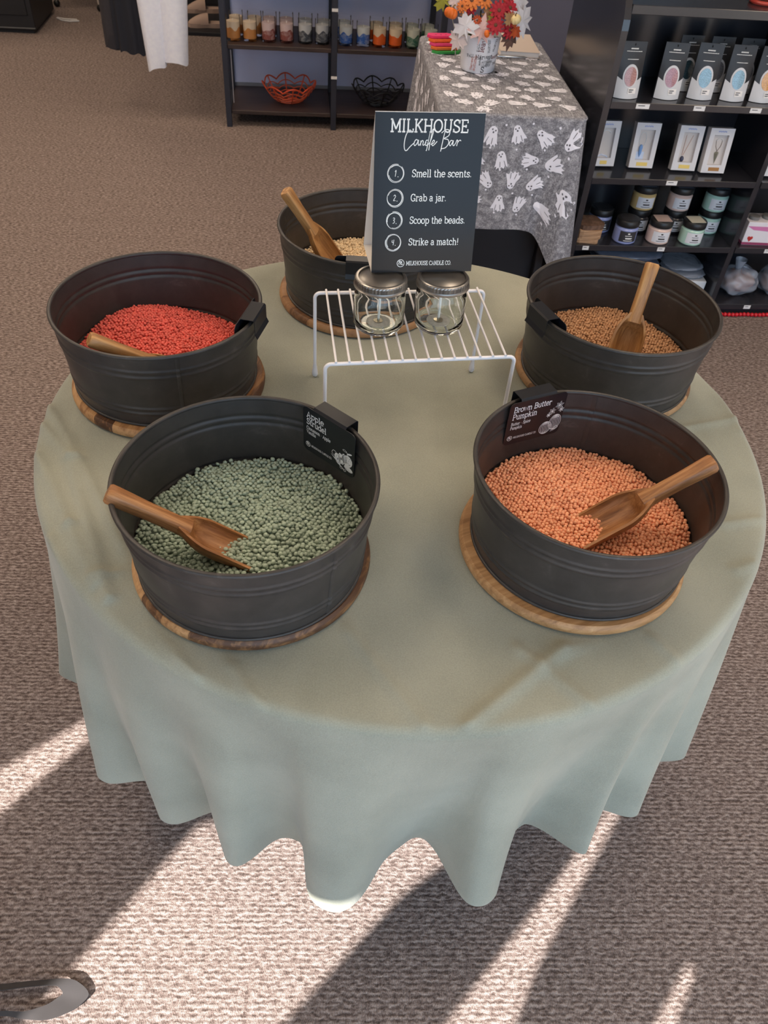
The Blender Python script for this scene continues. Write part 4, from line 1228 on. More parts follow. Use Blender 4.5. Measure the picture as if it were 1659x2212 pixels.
def heather():
    m, nt, b = base_mat('heather_grey')
    tc = N(nt, 'ShaderNodeTexCoord')
    fac = None
    for sc in ((260, 40, 260), (40, 260, 60)):
        mp = N(nt, 'ShaderNodeMapping'); mp.inputs['Scale'].default_value = sc
        nt.links.new(tc.outputs['Object'], mp.inputs['Vector'])
        no = N(nt, 'ShaderNodeTexNoise', Scale=1.0, Detail=3.0)
        nt.links.new(mp.outputs[0], no.inputs['Vector'])
        if fac is None: fac = no.outputs['Fac']
        else:
            ad = N(nt, 'ShaderNodeMath', operation='ADD'); nt.links.new(fac, ad.inputs[0]); nt.links.new(no.outputs['Fac'], ad.inputs[1]); fac = ad.outputs[0]
    hf = N(nt, 'ShaderNodeMath', operation='MULTIPLY'); nt.links.new(fac, hf.inputs[0]); hf.inputs[1].default_value = .5
    nt.links.new(ramp(nt, hf.outputs[0], [(.36, srgb(100, 100, 108)), (.5, srgb(138, 138, 146)), (.64, srgb(184, 184, 192))]), b.inputs['Base Color'])
    b.inputs['Roughness'].default_value = .9
    return m
g.obj('cloth', heather(), g_c, True)
# printed ghosts
GHOSTS = [
  [(0, .5), (.13, .47), (.21, .36), (.23, .22), (.27, .15), (.38, .17), (.40, .10), (.30, .0), (.26, -.10), (.33, -.30), (.22, -.34), (.16, -.44), (.08, -.36), (0, -.5), (-.07, -.38), (-.17, -.46), (-.2, -.33), (-.32, -.34), (-.27, -.12), (-.31, .02), (-.41, .08), (-.38, .16), (-.27, .14), (-.22, .24), (-.2, .37), (-.12, .47)],
  [(-.05, .5), (.1, .46), (.2, .34), (.22, .2), (.3, .05), (.36, -.12), (.46, -.28), (.34, -.26), (.38, -.42), (.24, -.34), (.2, -.5), (.08, -.36), (-.04, -.48), (-.12, -.34), (-.26, -.42), (-.27, -.2), (-.26, .0), (-.25, .2), (-.22, .36), (-.15, .46)],
  [(.0, .5), (.14, .44), (.2, .28), (.24, .08), (.34, -.08), (.4, -.3), (.27, -.28), (.22, -.46), (.12, -.38), (.02, -.46), (-.06, -.34), (-.22, -.44), (-.24, -.26), (-.42, -.28), (-.34, -.08), (-.26, .08), (-.2, .28), (-.13, .44)]]
GWHITE = mat('ghost_white_print', srgb(240, 240, 252), .9)
GINK = mat('ghost_grey_print', srgb(92, 92, 102), .9)
def cmap(a, b_):
    hw, hd = GW / 2, GD / 2
    L = .385
    if b_ < -hd:
        s = a + hw - CR; d = (-hd - b_) / L
        if -.02 <= s <= PL1 + .045 and d < .985:
            p = drape(s, d); p.y -= .0022; return p
        return None
    if a > hw:
        s = PL1 + PLC + (b_ + hd - CR); d = (a - hw) / L
        if b_ > hd - CR or d > .98 or b_ < -hd + CR: return None
        p = drape(s, d); p.x += .0022; return p
    if a < -hw:
        s = 2 * PL1 + 3 * PLC + PL2 + (hd - CR - b_); d = (-hw - a) / L
        if b_ > hd - CR or d > .98 or b_ < -hd + CR: return None
        p = drape(s, d); p.x -= .0022; return p
    if b_ > hd: return None
    return Vector((a, b_, GZ + .0016))
gw = G(); gk = G()
lr = random.Random(3)
row = 0
b0_ = -GD / 2 - .385 + .02
while b0_ < GD / 2 - .02:
    a0_ = -GW / 2 - .36 + (.045 if row % 2 else 0)
    while a0_ < GW / 2 + .37:
        a_, b_ = a0_ + lr.uniform(-.010, .010), b0_ + lr.uniform(-.010, .010)
        rot = lr.choice([-2.3, -1.5, -.9, -.3, 0, .3, .9, 1.5, 2.4, 3.0]); sh = GHOSTS[lr.randrange(3)]; sz = lr.uniform(.062, .072); fl = lr.choice([-1, 1])
        c, s = math.cos(rot), math.sin(rot)
        def tr(x, y, cc=(a_, b_), k=sz): 
            x *= fl
            return cmap(cc[0] + k * (x * c - y * s), cc[1] + k * (x * s + y * c))
        P = [tr(x, y) for x, y in sh]; C0 = tr(0, .1)
        straddle = (b_ > -GD / 2 and abs(abs(a_) - GW / 2) < .035) or abs(b_ + GD / 2) < .030
        if C0 is not None and all(p is not None for p in P) and not straddle:
            n = len(P); gw.add([C0] + P, [(0, 1 + k, 1 + (k + 1) % n) for k in range(n)])
            up_ = Vector((0, 0, .0006)) if (abs(a_) < GW / 2 and b_ > -GD / 2) else (Vector((0, -.0008, 0)) if b_ < -GD / 2 else Vector((math.copysign(.0008, a_), 0, 0)))
            for ex, ey, er in ((-.08, .33, .036), (.09, .32, .036), (.01, .21, .042)):
                E_ = [tr(ex + er * math.cos(k * PI / 4), ey + er * 1.2 * math.sin(k * PI / 4)) for k in range(8)]
                gk.add([p + up_ for p in E_], [tuple(range(8))])
            for x0, y0, x1, y1 in ((-.12, -.05, -.16, -.36), (.1, -.05, .15, -.34)):
                E_ = [tr(x0 - .012, y0), tr(x0 + .012, y0), tr(x1 + .015, y1), tr(x1 - .015, y1)]
                gk.add([p + up_ for p in E_], [(0, 1, 2, 3)])
        # dots
        q = tr(0, 0, (a_ + .045, b_ + .038))
        if q is not None and (abs(abs(a_ + .045) - GW / 2) > .02):
            D = [tr(.06 * math.cos(k * PI / 3), .06 * math.sin(k * PI / 3), (a_ + .045, b_ + .038)) for k in range(6)]
            if all(p is not None for p in D): gw.add(D, [tuple(range(6))])
        a0_ += .090
    b0_ += .078; row += 1
gw.obj('ghost_print', GWHITE, g_c)['kind'] = 'stuff'; gk.obj('ghost_faces', GINK, g_c)['kind'] = 'stuff'

# ------------------------------------------------------------------ things on the ghost cloth
TOPZ = GZ + .003
def wrap(g0, r0, r1, h, zoff=0.0):
    """bend a flat lettering mesh (x = arc length, y = height) round a tapered pail"""
    v = []
    for x, y, z in g0.v:
        r = r0 + (r1 - r0) * y / h + .0006
        a = x / ((r0 + r1) / 2) - PI / 2
        v.append((r * math.cos(a), r * math.sin(a), y + zoff))
    g0.v = v
    return g0
t = thing('pail', 'white metal pail printed with autumn words, on the ghost cloth', 'pail', (.494, 2.108, TOPZ), .05)
g = G(); g.lathe([(1e-4, .002), (.058, .002), (.060, 0), (.0625, .003), (.0715, .112), (.0735, .114), (.0735, .117), (.0710, .118), (.0695, .112), (.0605, .006), (1e-4, .005)], 48)
g.obj('pail_body', mat('white_enamel_pail', srgb(226, 226, 232), .35), t, True)
def pail_words(lst, m):
    g = G()
    for s, size, x, y, rot in lst:
        text(g, s, size, 0, 0, T(x, y, 0) @ RZ(rot), .13)
    wrap(g, .0625, .0715, .112); g.obj('lettering', m, t)
pail_words([('Harvest', .013, -.028, .048, .05), ('S', .018, -.004, .005, 0), ('FALL', .008, -.018, .072, 1.57), ('HARVEST', .008, .040, .072, 1.35), ('FALL', .009, -.062, .05, .1), ('HARVEST', .0075, .022, .070, 1.7), ('autumn', .007, -.008, .028, 1.57), ('SPICE', .008, .018, .022, 1.2), ('AUTUMN', .0075, -.004, .036, .0), ('LEAVES', .0075, -.004, .024, .05), ('FALL', .008, .045, .028, .1)], BLACK_INK)
pail_words([('leaves', .017, -.003, .070, 1.45), ('fall', .012, .042, .050, .15) if False else ('leaves', .011, .034, .048, .1)], mat('maroon_ink', srgb(110, 40, 40), .6))
pail_words([('autumn', .0105, -.026, .008, 1.5), ('Harvest', .0085, -.038, .010, 1.5)], mat('rust_ink', srgb(186, 104, 84), .6))

# bouquet
bq = thing('artificial_bouquet', 'artificial autumn bouquet of red flowers, pale leaves and mini pumpkins', 'bouquet', (.494, 2.108, TOPZ + .05), 0)
def loc(p): return Vector((p[0] - .494, p[1] - 2.108, p[2] - (TOPZ + .05)))
def face_mat(p, tilt=(0, -1, .5), rot=0.0):
    n = Vector(tilt).normalized(); x = Vector((1, 0, 0)); x = (x - n * x.dot(n)).normalized(); y = n.cross(x)
    return Matrix(((x.x, y.x, n.x, p.x), (x.y, y.y, n.y, p.y), (x.z, y.z, n.z, p.z), (0, 0, 0, 1))) @ RZ(rot)
def flower(p, r, m, mc, tilt, rot=0.0):
    M = face_mat(loc(p), tilt, rot); g = G()
    for layer, (n, rr, h) in enumerate(((11, 1.0, 0), (9, .72, .005))):
        for k in range(n):
            a = 2 * PI * k / n + layer * .3; w = r * .20
            L = r * rr
            v = [(.1 * r, -w * .3, h), (.1 * r, w * .3, h), (L * .55, w, h + .004), (L * .9, w * .7, h + .002), (L, 0, h), (L * .9, -w * .7, h + .002), (L * .55, -w, h + .004), (L * .55, 0, h + .001)]
            g.add(v, [(0, 7, 6), (0, 1, 7), (1, 2, 7), (2, 3, 7), (3, 4, 7), (4, 5, 7), (5, 6, 7)], M @ RZ(a))
    o = g.obj('flower', m, bq, True)
    g = G(); g.lathe(sphere_prof(r * .2, 6, .6, .006), 10, M); g.obj('flower_centre', mc, o, True)
MAPLE = [(0, -.5), (.06, -.22), (.34, -.36), (.28, -.2), (.52, -.12), (.40, .02), (.46, .16), (.24, .12), (.26, .34), (.12, .28), (0, .56), (-.12, .28), (-.26, .34), (-.24, .12), (-.46, .16), (-.40, .02), (-.52, -.12), (-.28, -.2), (-.34, -.36), (-.06, -.22)]
def leaf(p, s, m, tilt, rot):
    M = face_mat(loc(p), tilt, rot); g = G(); n = len(MAPLE)
    v = [(0, 0, .0)] + [(x * s, y * s, -.25 * s * (x * x + y * y) + .02 * s * math.sin(k * 2.1)) for k, (x, y) in enumerate(MAPLE)]
    v += [(x, y, z - .0008) for x, y, z in v]
    f = [(0, 1 + k, 1 + (k + 1) % n) for k in range(n)] + [(n + 1, n + 2 + (k + 1) % n, n + 2 + k) for k in range(n)] + [(1 + k, n + 2 + k, n + 2 + (k + 1) % n, 1 + (k + 1) % n) for k in range(n)]
    g.add(v, f, M); g.obj('leaf', m, bq)
def mini_pumpkin(p, r, m, rot=(0.3, .2)):
    M = T(*loc(p)) @ RX(rot[0]) @ RY(rot[1]); g = G(); nu, nv = 32, 12
    v = []
    for i in range(nu):
        a = 2 * PI * i / nu; k = 1 - .13 * (1 - abs(math.cos(a * 4))) ** 2
        for j in range(nv):
            b_ = PI * j / (nv - 1)
            v.append((r * k * math.sin(b_) * math.cos(a), r * k * math.sin(b_) * math.sin(a), -r * .82 * math.cos(b_) * (1 - .18 * abs(math.cos(b_)) ** 6)))
    g.grid(v, nu, nv, M, wrap=True); o = g.obj('mini_pumpkin', m, bq, True)
    g = G(); g.tube([(0, 0, r * .6), (r * .05, 0, r * .9), (r * .25, 0, r * 1.15)], [r * .16, r * .11, r * .12], 6, M); g.obj('pumpkin_stem', mat('dry_stem', srgb(120, 96, 60), .8), o, True)
REDM = mat('red_petals', srgb(176, 34, 48), .7, var=.2, scale=60); ORM = mat('orange_petals', srgb(222, 128, 62), .7, var=.2, scale=60); RUST = mat('rust_petals', srgb(190, 80, 36), .7, var=.2, scale=60)
CEN = mat('flower_centre', srgb(110, 70, 50), .9, bump=.5, bscale=400)
for p, r, m, ti in [((.528, 2.035, .946), .034, REDM, (.1, -1, .6)), ((.568, 2.05, .952), .033, REDM, (.4, -1, .7)), ((.520, 2.018, .905), .032, REDM, (-.1, -1, .5)), ((.573, 2.03, .892), .032, REDM, (.5, -1, .2)), ((.433, 2.05, .943), .020, REDM, (-.3, -1, .6)),
                    ((.433, 2.055, .966), .034, ORM, (-.1, -1, .9)), ((.478, 2.06, .968), .030, ORM, (.1, -1, .9)), ((.403, 2.05, .950), .022, ORM, (-.5, -1, .5)), ((.545, 2.09, .985), .034, RUST, (.2, -.8, 1)), ((.50, 2.13, .995), .036, REDM, (0, -.5, 1)), ((.455, 2.12, .99), .034, RUST, (-.2, -.4, 1)), ((.455, 2.03, .915), .018, RUST, (-.1, -1, .3))]:
    flower(p, r, m, CEN, ti, rng.uniform(0, 1))
PALE = mat('pale_leaf', srgb(206, 190, 188), .8, var=.08, scale=40); PALE2 = mat('white_leaf', srgb(218, 214, 218), .8, var=.08, scale=40); PINK = mat('blush_leaf', srgb(212, 176, 172), .8, var=.08, scale=40)
BROWN = mat('brown_leaf', srgb(104, 76, 66), .8, var=.15, scale=40); OLIVE = mat('olive_leaf', srgb(140, 138, 48), .8, var=.15, scale=40); TAN = mat('tan_leaf', srgb(158, 120, 82), .8, var=.15, scale=40); DGRN = mat('dark_stem_green', srgb(52, 56, 34), .8, var=.2, scale=50)
for p, s, m, ti, ro in [((.417, 2.028, .897), .095, PALE2, (-.4, -1, .25), .2), ((.474, 2.018, .890), .098, PINK, (.0, -1, .3), -.2), ((.622, 2.05, .915), .115, PALE2, (.6, -1, .3), 1.1), ((.602, 2.08, .965), .10, PALE2, (.5, -1, .5), .4), ((.378, 2.07, .962), .07, PALE, (-.5, -1, .4), -.5), ((.584, 2.035, .860), .075, BROWN, (.4, -1, .0), 3.0),
                        ((.396, 2.04, .850), .075, PALE, (-.6, -1, .2), 2.6), ((.338, 2.09, .962), .08, OLIVE, (-.5, -1, .5), .8), ((.497, 2.045, .935), .055, TAN, (.0, -1, .4), .4), ((.415, 2.05, .930), .05, TAN, (-.3, -1, .4), 1.2), ((.512, 2.028, .925), .05, OLIVE, (.1, -1, .2), 2), ((.530, 2.10, .99), .08, OLIVE, (.2, -.7, 1), .3), ((.565, 2.01, .930), .05, TAN, (.4, -1, .3), .9), ((.60, 2.03, .89), .06, RUST, (.6, -1, .2), 2.2)]:
    leaf(p, s, m, ti, ro)
OPUMP = mat('orange_pumpkin', srgb(226, 110, 30), .5, var=.1, scale=30); CPUMP = mat('cream_pumpkin', srgb(226, 204, 150), .5, var=.1, scale=30)
mini_pumpkin((.362, 2.035, .932), .024, OPUMP, (-.2, .3)); mini_pumpkin((.588, 2.015, .927), .019, CPUMP, (.3, -.3)); mini_pumpkin((.489, 1.995, .884), .012, OPUMP, (1.0, .9))
for k in range(9):
    a = 2 * PI * k / 9 + .2
    g = G(); g.tube([(.015 * math.cos(a), .015 * math.sin(a), -.04), (.04 * math.cos(a), .04 * math.sin(a), .06), (.055 * math.cos(a), .055 * math.sin(a), .125)], .003, 6); g.obj('stem', DGRN, bq, True)
g = G(); g.tube([(-.105, -.06, .075), (-.128, -.07, .13)], .0018, 6); g.tube([(-.095, -.045, .0), (-.105, -.06, .075)], .0018, 6); g.obj('stem', mat('bare_twig', srgb(150, 140, 130), .8), bq, True)
g = G(); g.lathe([(1e-4, -.044), (.058, -.044), (.064, .05), (1e-4, .055)], 20); g.obj('floral_foam', DGRN, bq, True)

# fanned coffin-shaped cards
CARDC = [('green', srgb(52, 150, 66)), ('orange', srgb(238, 118, 50)), ('pink', srgb(226, 70, 128)), ('orange', srgb(240, 112, 44)), ('pink', srgb(228, 54, 116))]
CARDW = ['green die-cut card at the bottom of the stack by the pail', 'lower orange die-cut card in the stack by the pail', 'lower pink die-cut card in the stack by the pail', 'upper orange die-cut card in the stack by the pail', 'pink die-cut card on top of the stack by the pail']
COF = [(-.055, -.008), (-.045, .020), (.030, .024), (.062, .006), (.050, -.020), (-.035, -.026)]
zc = TOPZ + .0005
for k, (nm, c) in enumerate(CARDC):
    th = .010
    g = G(); g.prism(COF, 0, th * .8)
    o = g.obj('diecut_card', mat('card_%s_%d' % (nm, k), c, .7))
    o.location = (.402 - .004 * k, 2.300 + .012 * k, zc); o.rotation_euler = (0, 0, .08 + .03 * (k % 2))
    tag(o, CARDW[k], 'card', 'die-cut cards by the pail')
    g = G()
    for x in (-.02, .0, .02): disc(g, x, -.004, .004, .003, T(0, 0, th * .8 + .0004), 8)
    g.obj('printed_dots', BLACK_INK, o)
    zc += th
# notebook with pen
o = thing('notebook', 'cream covered notebook lying behind the pail', 'notebook', (.700, 2.405, TOPZ), math.radians(-4))
g = G(); g.box((0, 0, .010), (.150, .255, .016), bev=.001); g.obj('page_block', mat('page_edges', srgb(226, 220, 216), .8), o)
g = G(); g.box((0, 0, .0193), (.156, .262, .0022), bev=.0008); g.obj('cover', mat('cream_cover', srgb(208, 192, 180), .6), o)
g = G(); g.box((0, 0, .0011), (.156, .262, .0018)); g.obj('cover', MATS['cream_cover'], o)
pn = thing('pen', 'slim silver pen in front of the notebook', 'pen', (.655, 2.2605, TOPZ + .0048), math.radians(-2))
PENM = mat('pen_silver', srgb(200, 200, 202), .2, metal=.9)
g = G(); g.tube([(-.055, 0, 0), (-.05, 0, 0), (.05, 0, 0), (.062, 0, 0)], [.003, .0042, .0042, .0015], 10); g.obj('barrel', PENM, pn, True)
g = G(); g.box((-.035, 0, .0048), (.035, .002, .0014)); g.obj('pocket_clip', PENM, pn)

# ------------------------------------------------------------------ black bookcase on the right
BY = 1.65
BCM = mat('bookcase_black', srgb(40, 40, 46), 0.20, spec=0.6, var=.06, scale=6)
t = thing('bookcase', 'black open bookcase with curved side panels holding shop goods', 'bookcase', (0, 0, 0))
bc = t
side = [(1.65, 0), (2.20, 0), (2.20, 1.62), (1.86, 1.62), (1.80, 1.40), (1.745, 1.20), (1.715, 1.13), (1.685, 1.085), (1.665, 1.05), (1.654, 1.02), (1.65, .99)]
MSD = Matrix(((0, 0, 1, 0), (1, 0, 0, 0), (0, 1, 0, 0), (0, 0, 0, 1)))      # (y, z, x) -> world
for x in (.838, 2.11):
    g = G(); g.prism(side, x, x + .022, MSD); g.obj('side_panel', BCM, t)
SHZ = [.045, .285, .535, .785]
g = G(); g.box((1.4855, 1.80, .53), (.020, .286, .978)); g.obj('divider', BCM, t)
g = G(); g.box((1.4855, 1.955, .80), (1.248, .018, 1.60)); g.obj('back_panel', BCM, t)
for z in SHZ:
    for xa, xb in ((.8605, 1.4752), (1.4958, 2.1095)):
        g = G(); g.box(((xa + xb) / 2, 1.798, z - .011), (xb - xa, .294, .022), bev=.0015); g.obj('shelf_board', BCM, t)
g = G(); g.box((1.485, 1.805, 1.046), (1.248, .28, .026), bev=.0015); g.obj('shelf_board', BCM, t)
g = G(); g.box((1.485, 1.670, .011), (1.248, .02, .022)); g.obj('plinth', BCM, t)
LBL = MATS['label_paper']
for x, z, w in ((.972, .775, .046), (1.170, .775, .040), (1.370, .775, .040), (1.156, .525, .040), (.900, .275, .024), (1.196, .275, .028), (1.628, .275, .03), (1.640, .034, .028)):
    g = G(); g.box((x, 1.6496, z), (w, .0016, .015)); lb = g.obj('price_label', LBL, t)
    g = G(); g.box((x - w * .1, 1.6486, z + .002), (w * .5, .0004, .0022)); g.obj('price_line', BLACK_INK, lb)

# stand-up pouches
PBLK = mat('pouch_black', srgb(38, 38, 42), .45); PWHT = mat('pouch_white', srgb(206, 206, 210), .5)
POUCHC = {'rose': srgb(172, 126, 122), 'mauve': srgb(164, 118, 126), 'sky blue': srgb(132, 168, 190), 'dark teal': srgb(50, 70, 78), 'honey': srgb(206, 152, 86), 'grey': srgb(110, 110, 116)}
def pouch(x, y, z, rz, col, label, lean=.10):
    t = thing('wax_pouch', label, 'pouch', (x, y, z), rz, 'wax melt pouches on the bookcase')
    H, Wd = .162, .080
    def F(u, s, side=-1, off=0.0):
        w = Wd * (1.0 + .06 * (1 - s)) / 2
        th = .024 * max(0, 1 - s ** 1.3 * 1.12) * (1 - .75 * u * u) + .0012
        return (u * w, lean * s * H + side * (th + off) + .012, s * H + .0005)
    nu, nv = 9, 14
    v = []
    for side in (-1, 1):
        for i in range(nu):
            for j in range(nv): v.append(F(-1 + 2 * i / (nu - 1), j / (nv - 1), side))
    f = []; n0 = nu * nv
    for i in range(nu - 1):
        for j in range(nv - 1):
            a, b_, c, d = i * nv + j, (i + 1) * nv + j, (i + 1) * nv + j + 1, i * nv + j + 1
            f.append((a, b_, c, d)); f.append((n0 + a, n0 + d, n0 + c, n0 + b_))
        f.append((i * nv, n0 + i * nv, n0 + (i + 1) * nv, (i + 1) * nv)); f.append((i * nv + nv - 1, (i + 1) * nv + nv - 1, n0 + (i + 1) * nv + nv - 1, n0 + i * nv + nv - 1))
    for j in range(nv - 1):
        f.append((j, j + 1, n0 + j + 1, n0 + j)); i = (nu - 1) * nv
        f.append((i + j, n0 + i + j, n0 + i + j + 1, i + j + 1))
    g = G(); g.add(v, f); g.obj('pouch_body', PBLK, t, True)
    # white lower half, following the bag
    v = []; cols = 9; rws = 6
    for i in range(cols):
        u = -1 + 2 * i / (cols - 1); top = .28 + .10 * abs(u) ** 1.5
        for j in range(rws): v.append(F(u * .995, .004 + top * j / (rws - 1), -1, .0008))
    g = G(); g.grid(v, cols, rws); g.obj('white_base', PWHT, t, True)
    def oval(k, off, n=24, cy=.40, rx=.62, ry=.215):
        return [F(0, cy, -1, off)] + [F(rx * k * math.cos(2 * PI * q / n), cy + ry * k * math.sin(2 * PI * q / n), -1, off) for q in range(n)], [(0, 1 + q, 1 + (q + 1) % n) for q in range(n)]
    g = G(); g.add(*oval(1.0, .0016)); g.obj('window_ring', PWHT, t)
    g = G(); g.add(*oval(.80, .0024)); g.obj('bead_window', mat('pouch_' + col, POUCHC[col], .25, var=.35, scale=380, coat=.4), t)
    g = G(); vv = [F(-.05, .10, -1, .003), F(.62, .10, -1, .003), F(.62, .20, -1, .003), F(-.05, .20, -1, .003)]; g.add(vv, [(0, 1, 2, 3)]); lb = g.obj('name_label', mat('paper_white', srgb(236, 232, 230), .7), t)
    g = G()
    for s0, a, b_ in ((.165, .02, .40), (.13, .02, .3)):
        g.add([F(a, s0, -1, .0036), F(b_, s0, -1, .0036), F(b_, s0 + .014, -1, .0036), F(a, s0 + .014, -1, .0036)], [(0, 1, 2, 3)])
    g.obj('label_lines', BLACK_INK, lb)
    g = G()
    for s0, a, b_, hh in ((.865, -.30, .32, .018), (.825, -.62, .66, .010), (.690, -.46, .46, .010)):
        k = 12
        for q in range(k):
            u0 = a + (b_ - a) * q / k; u1 = u0 + (b_ - a) / k * .78
            g.add([F(u0, s0, -1, .0012), F(u1, s0, -1, .0012), F(u1, s0 + hh * (1 + .4 * (q % 2)), -1, .0012), F(u0, s0 + hh, -1, .0012)], [(0, 1, 2, 3)])
    g.obj('lettering', WHITE_INK, t)
    n = 10; g = G(); g.add([F(.05 * math.cos(2 * PI * q / n), .945 + .022 * math.sin(2 * PI * q / n), -1, .0012) for q in range(n)], [tuple(range(n))]); g.obj('hang_hole', mat('hole_black', srgb(8, 8, 10), .9), t)
PZ = .7855
pouch(.922, 1.692, PZ, .02, 'rose', 'black and white pouch of rose beads, first from the left in front')
pouch(1.066, 1.700, PZ, -.10, 'mauve', 'black and white pouch of mauve beads, second from the left in front')
pouch(1.188, 1.712, PZ, -.16, 'sky blue', 'pouch of sky blue beads standing third from the left in front')
pouch(1.304, 1.708, PZ, -.08, 'sky blue', 'pouch of sky blue beads standing fourth from the left in front')
pouch(1.408, 1.706, PZ, -.05, 'honey', 'pouch of honey coloured beads at the right edge of the picture')
pouch(1.160, 1.800, PZ, .03, 'dark teal', 'pouch of dark teal beads standing behind a sky blue one')
pouch(1.268, 1.800, PZ, -.03, 'grey', 'black pouch standing behind, between the two sky blue pouches')
pouch(1.372, 1.796, PZ, -.05, 'grey', 'black pouch standing behind, right of the last sky blue one')

# pendant gift boxes
BOXW = mat('gift_box_white', srgb(214, 212, 216), .55); TRAY = mat('gift_box_tray', srgb(206, 198, 194), .7); GOLDL = mat('yellow_label', srgb(226, 198, 110), .6); KRAFT = mat('kraft_label', srgb(164, 116, 60), .6)
BLUEINK = mat('pale_blue_ink', srgb(150, 165, 215), .6); SILV = mat('pendant_silver', srgb(160, 160, 160), .3, metal=.8); CORDM = mat('cord_brown', srgb(120, 100, 88), .7)
def gift_box(x, y, z, rz, label, kind, lab):
    t = thing('pendant_box', label, 'gift box', (x, y, z), rz, 'boxed pendants on the bookcase')
    Wd, H, D = .088, .148, .030
    L = T(0, 0, .0052) @ RX(math.radians(-9))
    def bx(c, s, name, m, par=t, bev=0):
        g = G(); g.box(c, s, L, bev); return g.obj(name, m, par)
    bx((0, D * .75, H / 2 + .003), (Wd, D * .5, H), 'box_back', BOXW)
    fw_ = .017
    bx((-Wd / 2 + fw_ / 2, D * .25, H / 2 + .003), (fw_, D * .5, H), 'box_frame', BOXW); bx((Wd / 2 - fw_ / 2, D * .25, H / 2 + .003), (fw_, D * .5, H), 'box_frame', BOXW)
    bx((0, D * .25, .0135 + .003), (Wd - 2 * fw_, D * .5, .027), 'box_frame', BOXW); bx((0, D * .25, H - .011 + .003), (Wd - 2 * fw_, D * .5, .022), 'box_frame', BOXW)
    bx((0, D * .47, H / 2 + .003), (Wd - 2 * fw_, .002, H - .05), 'tray', TRAY)
    bx((.002, -.0006, .016), (.040 if kind != 'wire' else .026, .001, .012), 'label', lab)
    g = G()
    for q in range(7): g.box((-.014 + .0045 * q, -.0004, H - .008 + .001 * (q % 2)), (.003, .0008, .004), L)
    g.obj('lettering', BLUEINK, t)
    y0 = D * .40
    if kind == 'drop':
        g = G(); g.tube([(-.008 + .012 * math.cos(a), y0, .095 + .024 * math.sin(a)) for a in np.linspace(0, 2 * PI, 20)[:-1]], .0008, 5, L, closed=True); g.obj('cord', SILV, t, True)
        g = G(); g.lathe([(1e-4, 0), (.005, .014), (.007, .034), (.004, .042), (1e-4, .043)], 8, L @ T(-.010, y0 - .002, .036)); g.obj('pendant', mat('blue_stone', srgb(120, 160, 215), .2), t)
        bx((-.010, y0 + .001, .040), (.032, .001, .030), 'backing_card', mat('pale_blue_card', srgb(196, 208, 230), .6))
    elif kind == 'chain':
        for sx in (-1, 1):
            g = G(); g.tube([(.001 + sx * .012, y0, .118), (-.010 + sx * .002, y0, .052)], .0007, 5, L); g.obj('cord', mat('rose_cord', srgb(196, 150, 130), .5), t, True)
        g = G(); g.lathe(sphere_prof(.007, 8, 1.4, .040), 10, L @ T(-.010, y0 - .003, 0)); g.obj('pendant', mat('dark_stone', srgb(56, 60, 84), .15), t, True)
    elif kind == 'spike':
        for sx in (-1, 1):
            g = G(); g.tube([(.002 + .011 * sx, y0, .108), (.002 + .009 * sx, y0, .090), (.002, y0, .074)], .0008, 5, L); g.obj('cord', CORDM, t, True)
        g = G(); g.tube([(.002 + .011 * math.cos(a), y0, .108 + .008 * math.sin(a)) for a in np.linspace(0, PI, 9)], .0009, 5, L); g.obj('cord', SILV, t, True)
        g = G(); g.lathe([(1e-4, 0), (.008, .036), (.006, .040), (1e-4, .041)], 4, L @ T(.002, y0 - .002, .032)); g.obj('pendant', mat('grey_stone', srgb(128, 126, 112), .4), t)
    else:
        g = G(); g.tube([(.0 + .014 * math.cos(a), y0, .110 + .010 * math.sin(a)) for a in np.linspace(0, PI, 9)], .0012, 5, L); g.obj('cord', SILV, t, True)
        g = G(); g.tube([(-.018, y0, .034), (-.006, y0, .040), (.012, y0, .036), (.018, y0, .030)], .003, 6, L); g.obj('pendant', mat('clear_stone', srgb(190, 200, 220), .2), t, True)
BZ = .5355
gift_box(.918, 1.738, BZ, .04, 'white pendant box with yellow label, cut off by the ghost cloth', 'wire', GOLDL)
gift_box(1.060, 1.732, BZ, -.03, 'white pendant box with a blue drop stone', 'drop', GOLDL)
gift_box(1.216, 1.720, BZ, -.05, 'white pendant box with a V-shaped chain and dark stone', 'chain', GOLDL)
gift_box(1.322, 1.704, BZ, -.02, 'white pendant box with a grey spike and kraft label', 'spike', KRAFT)
gift_box(1.552, 1.690, BZ, -.02, 'white pendant box at the right edge, beyond the divider', 'drop', KRAFT)

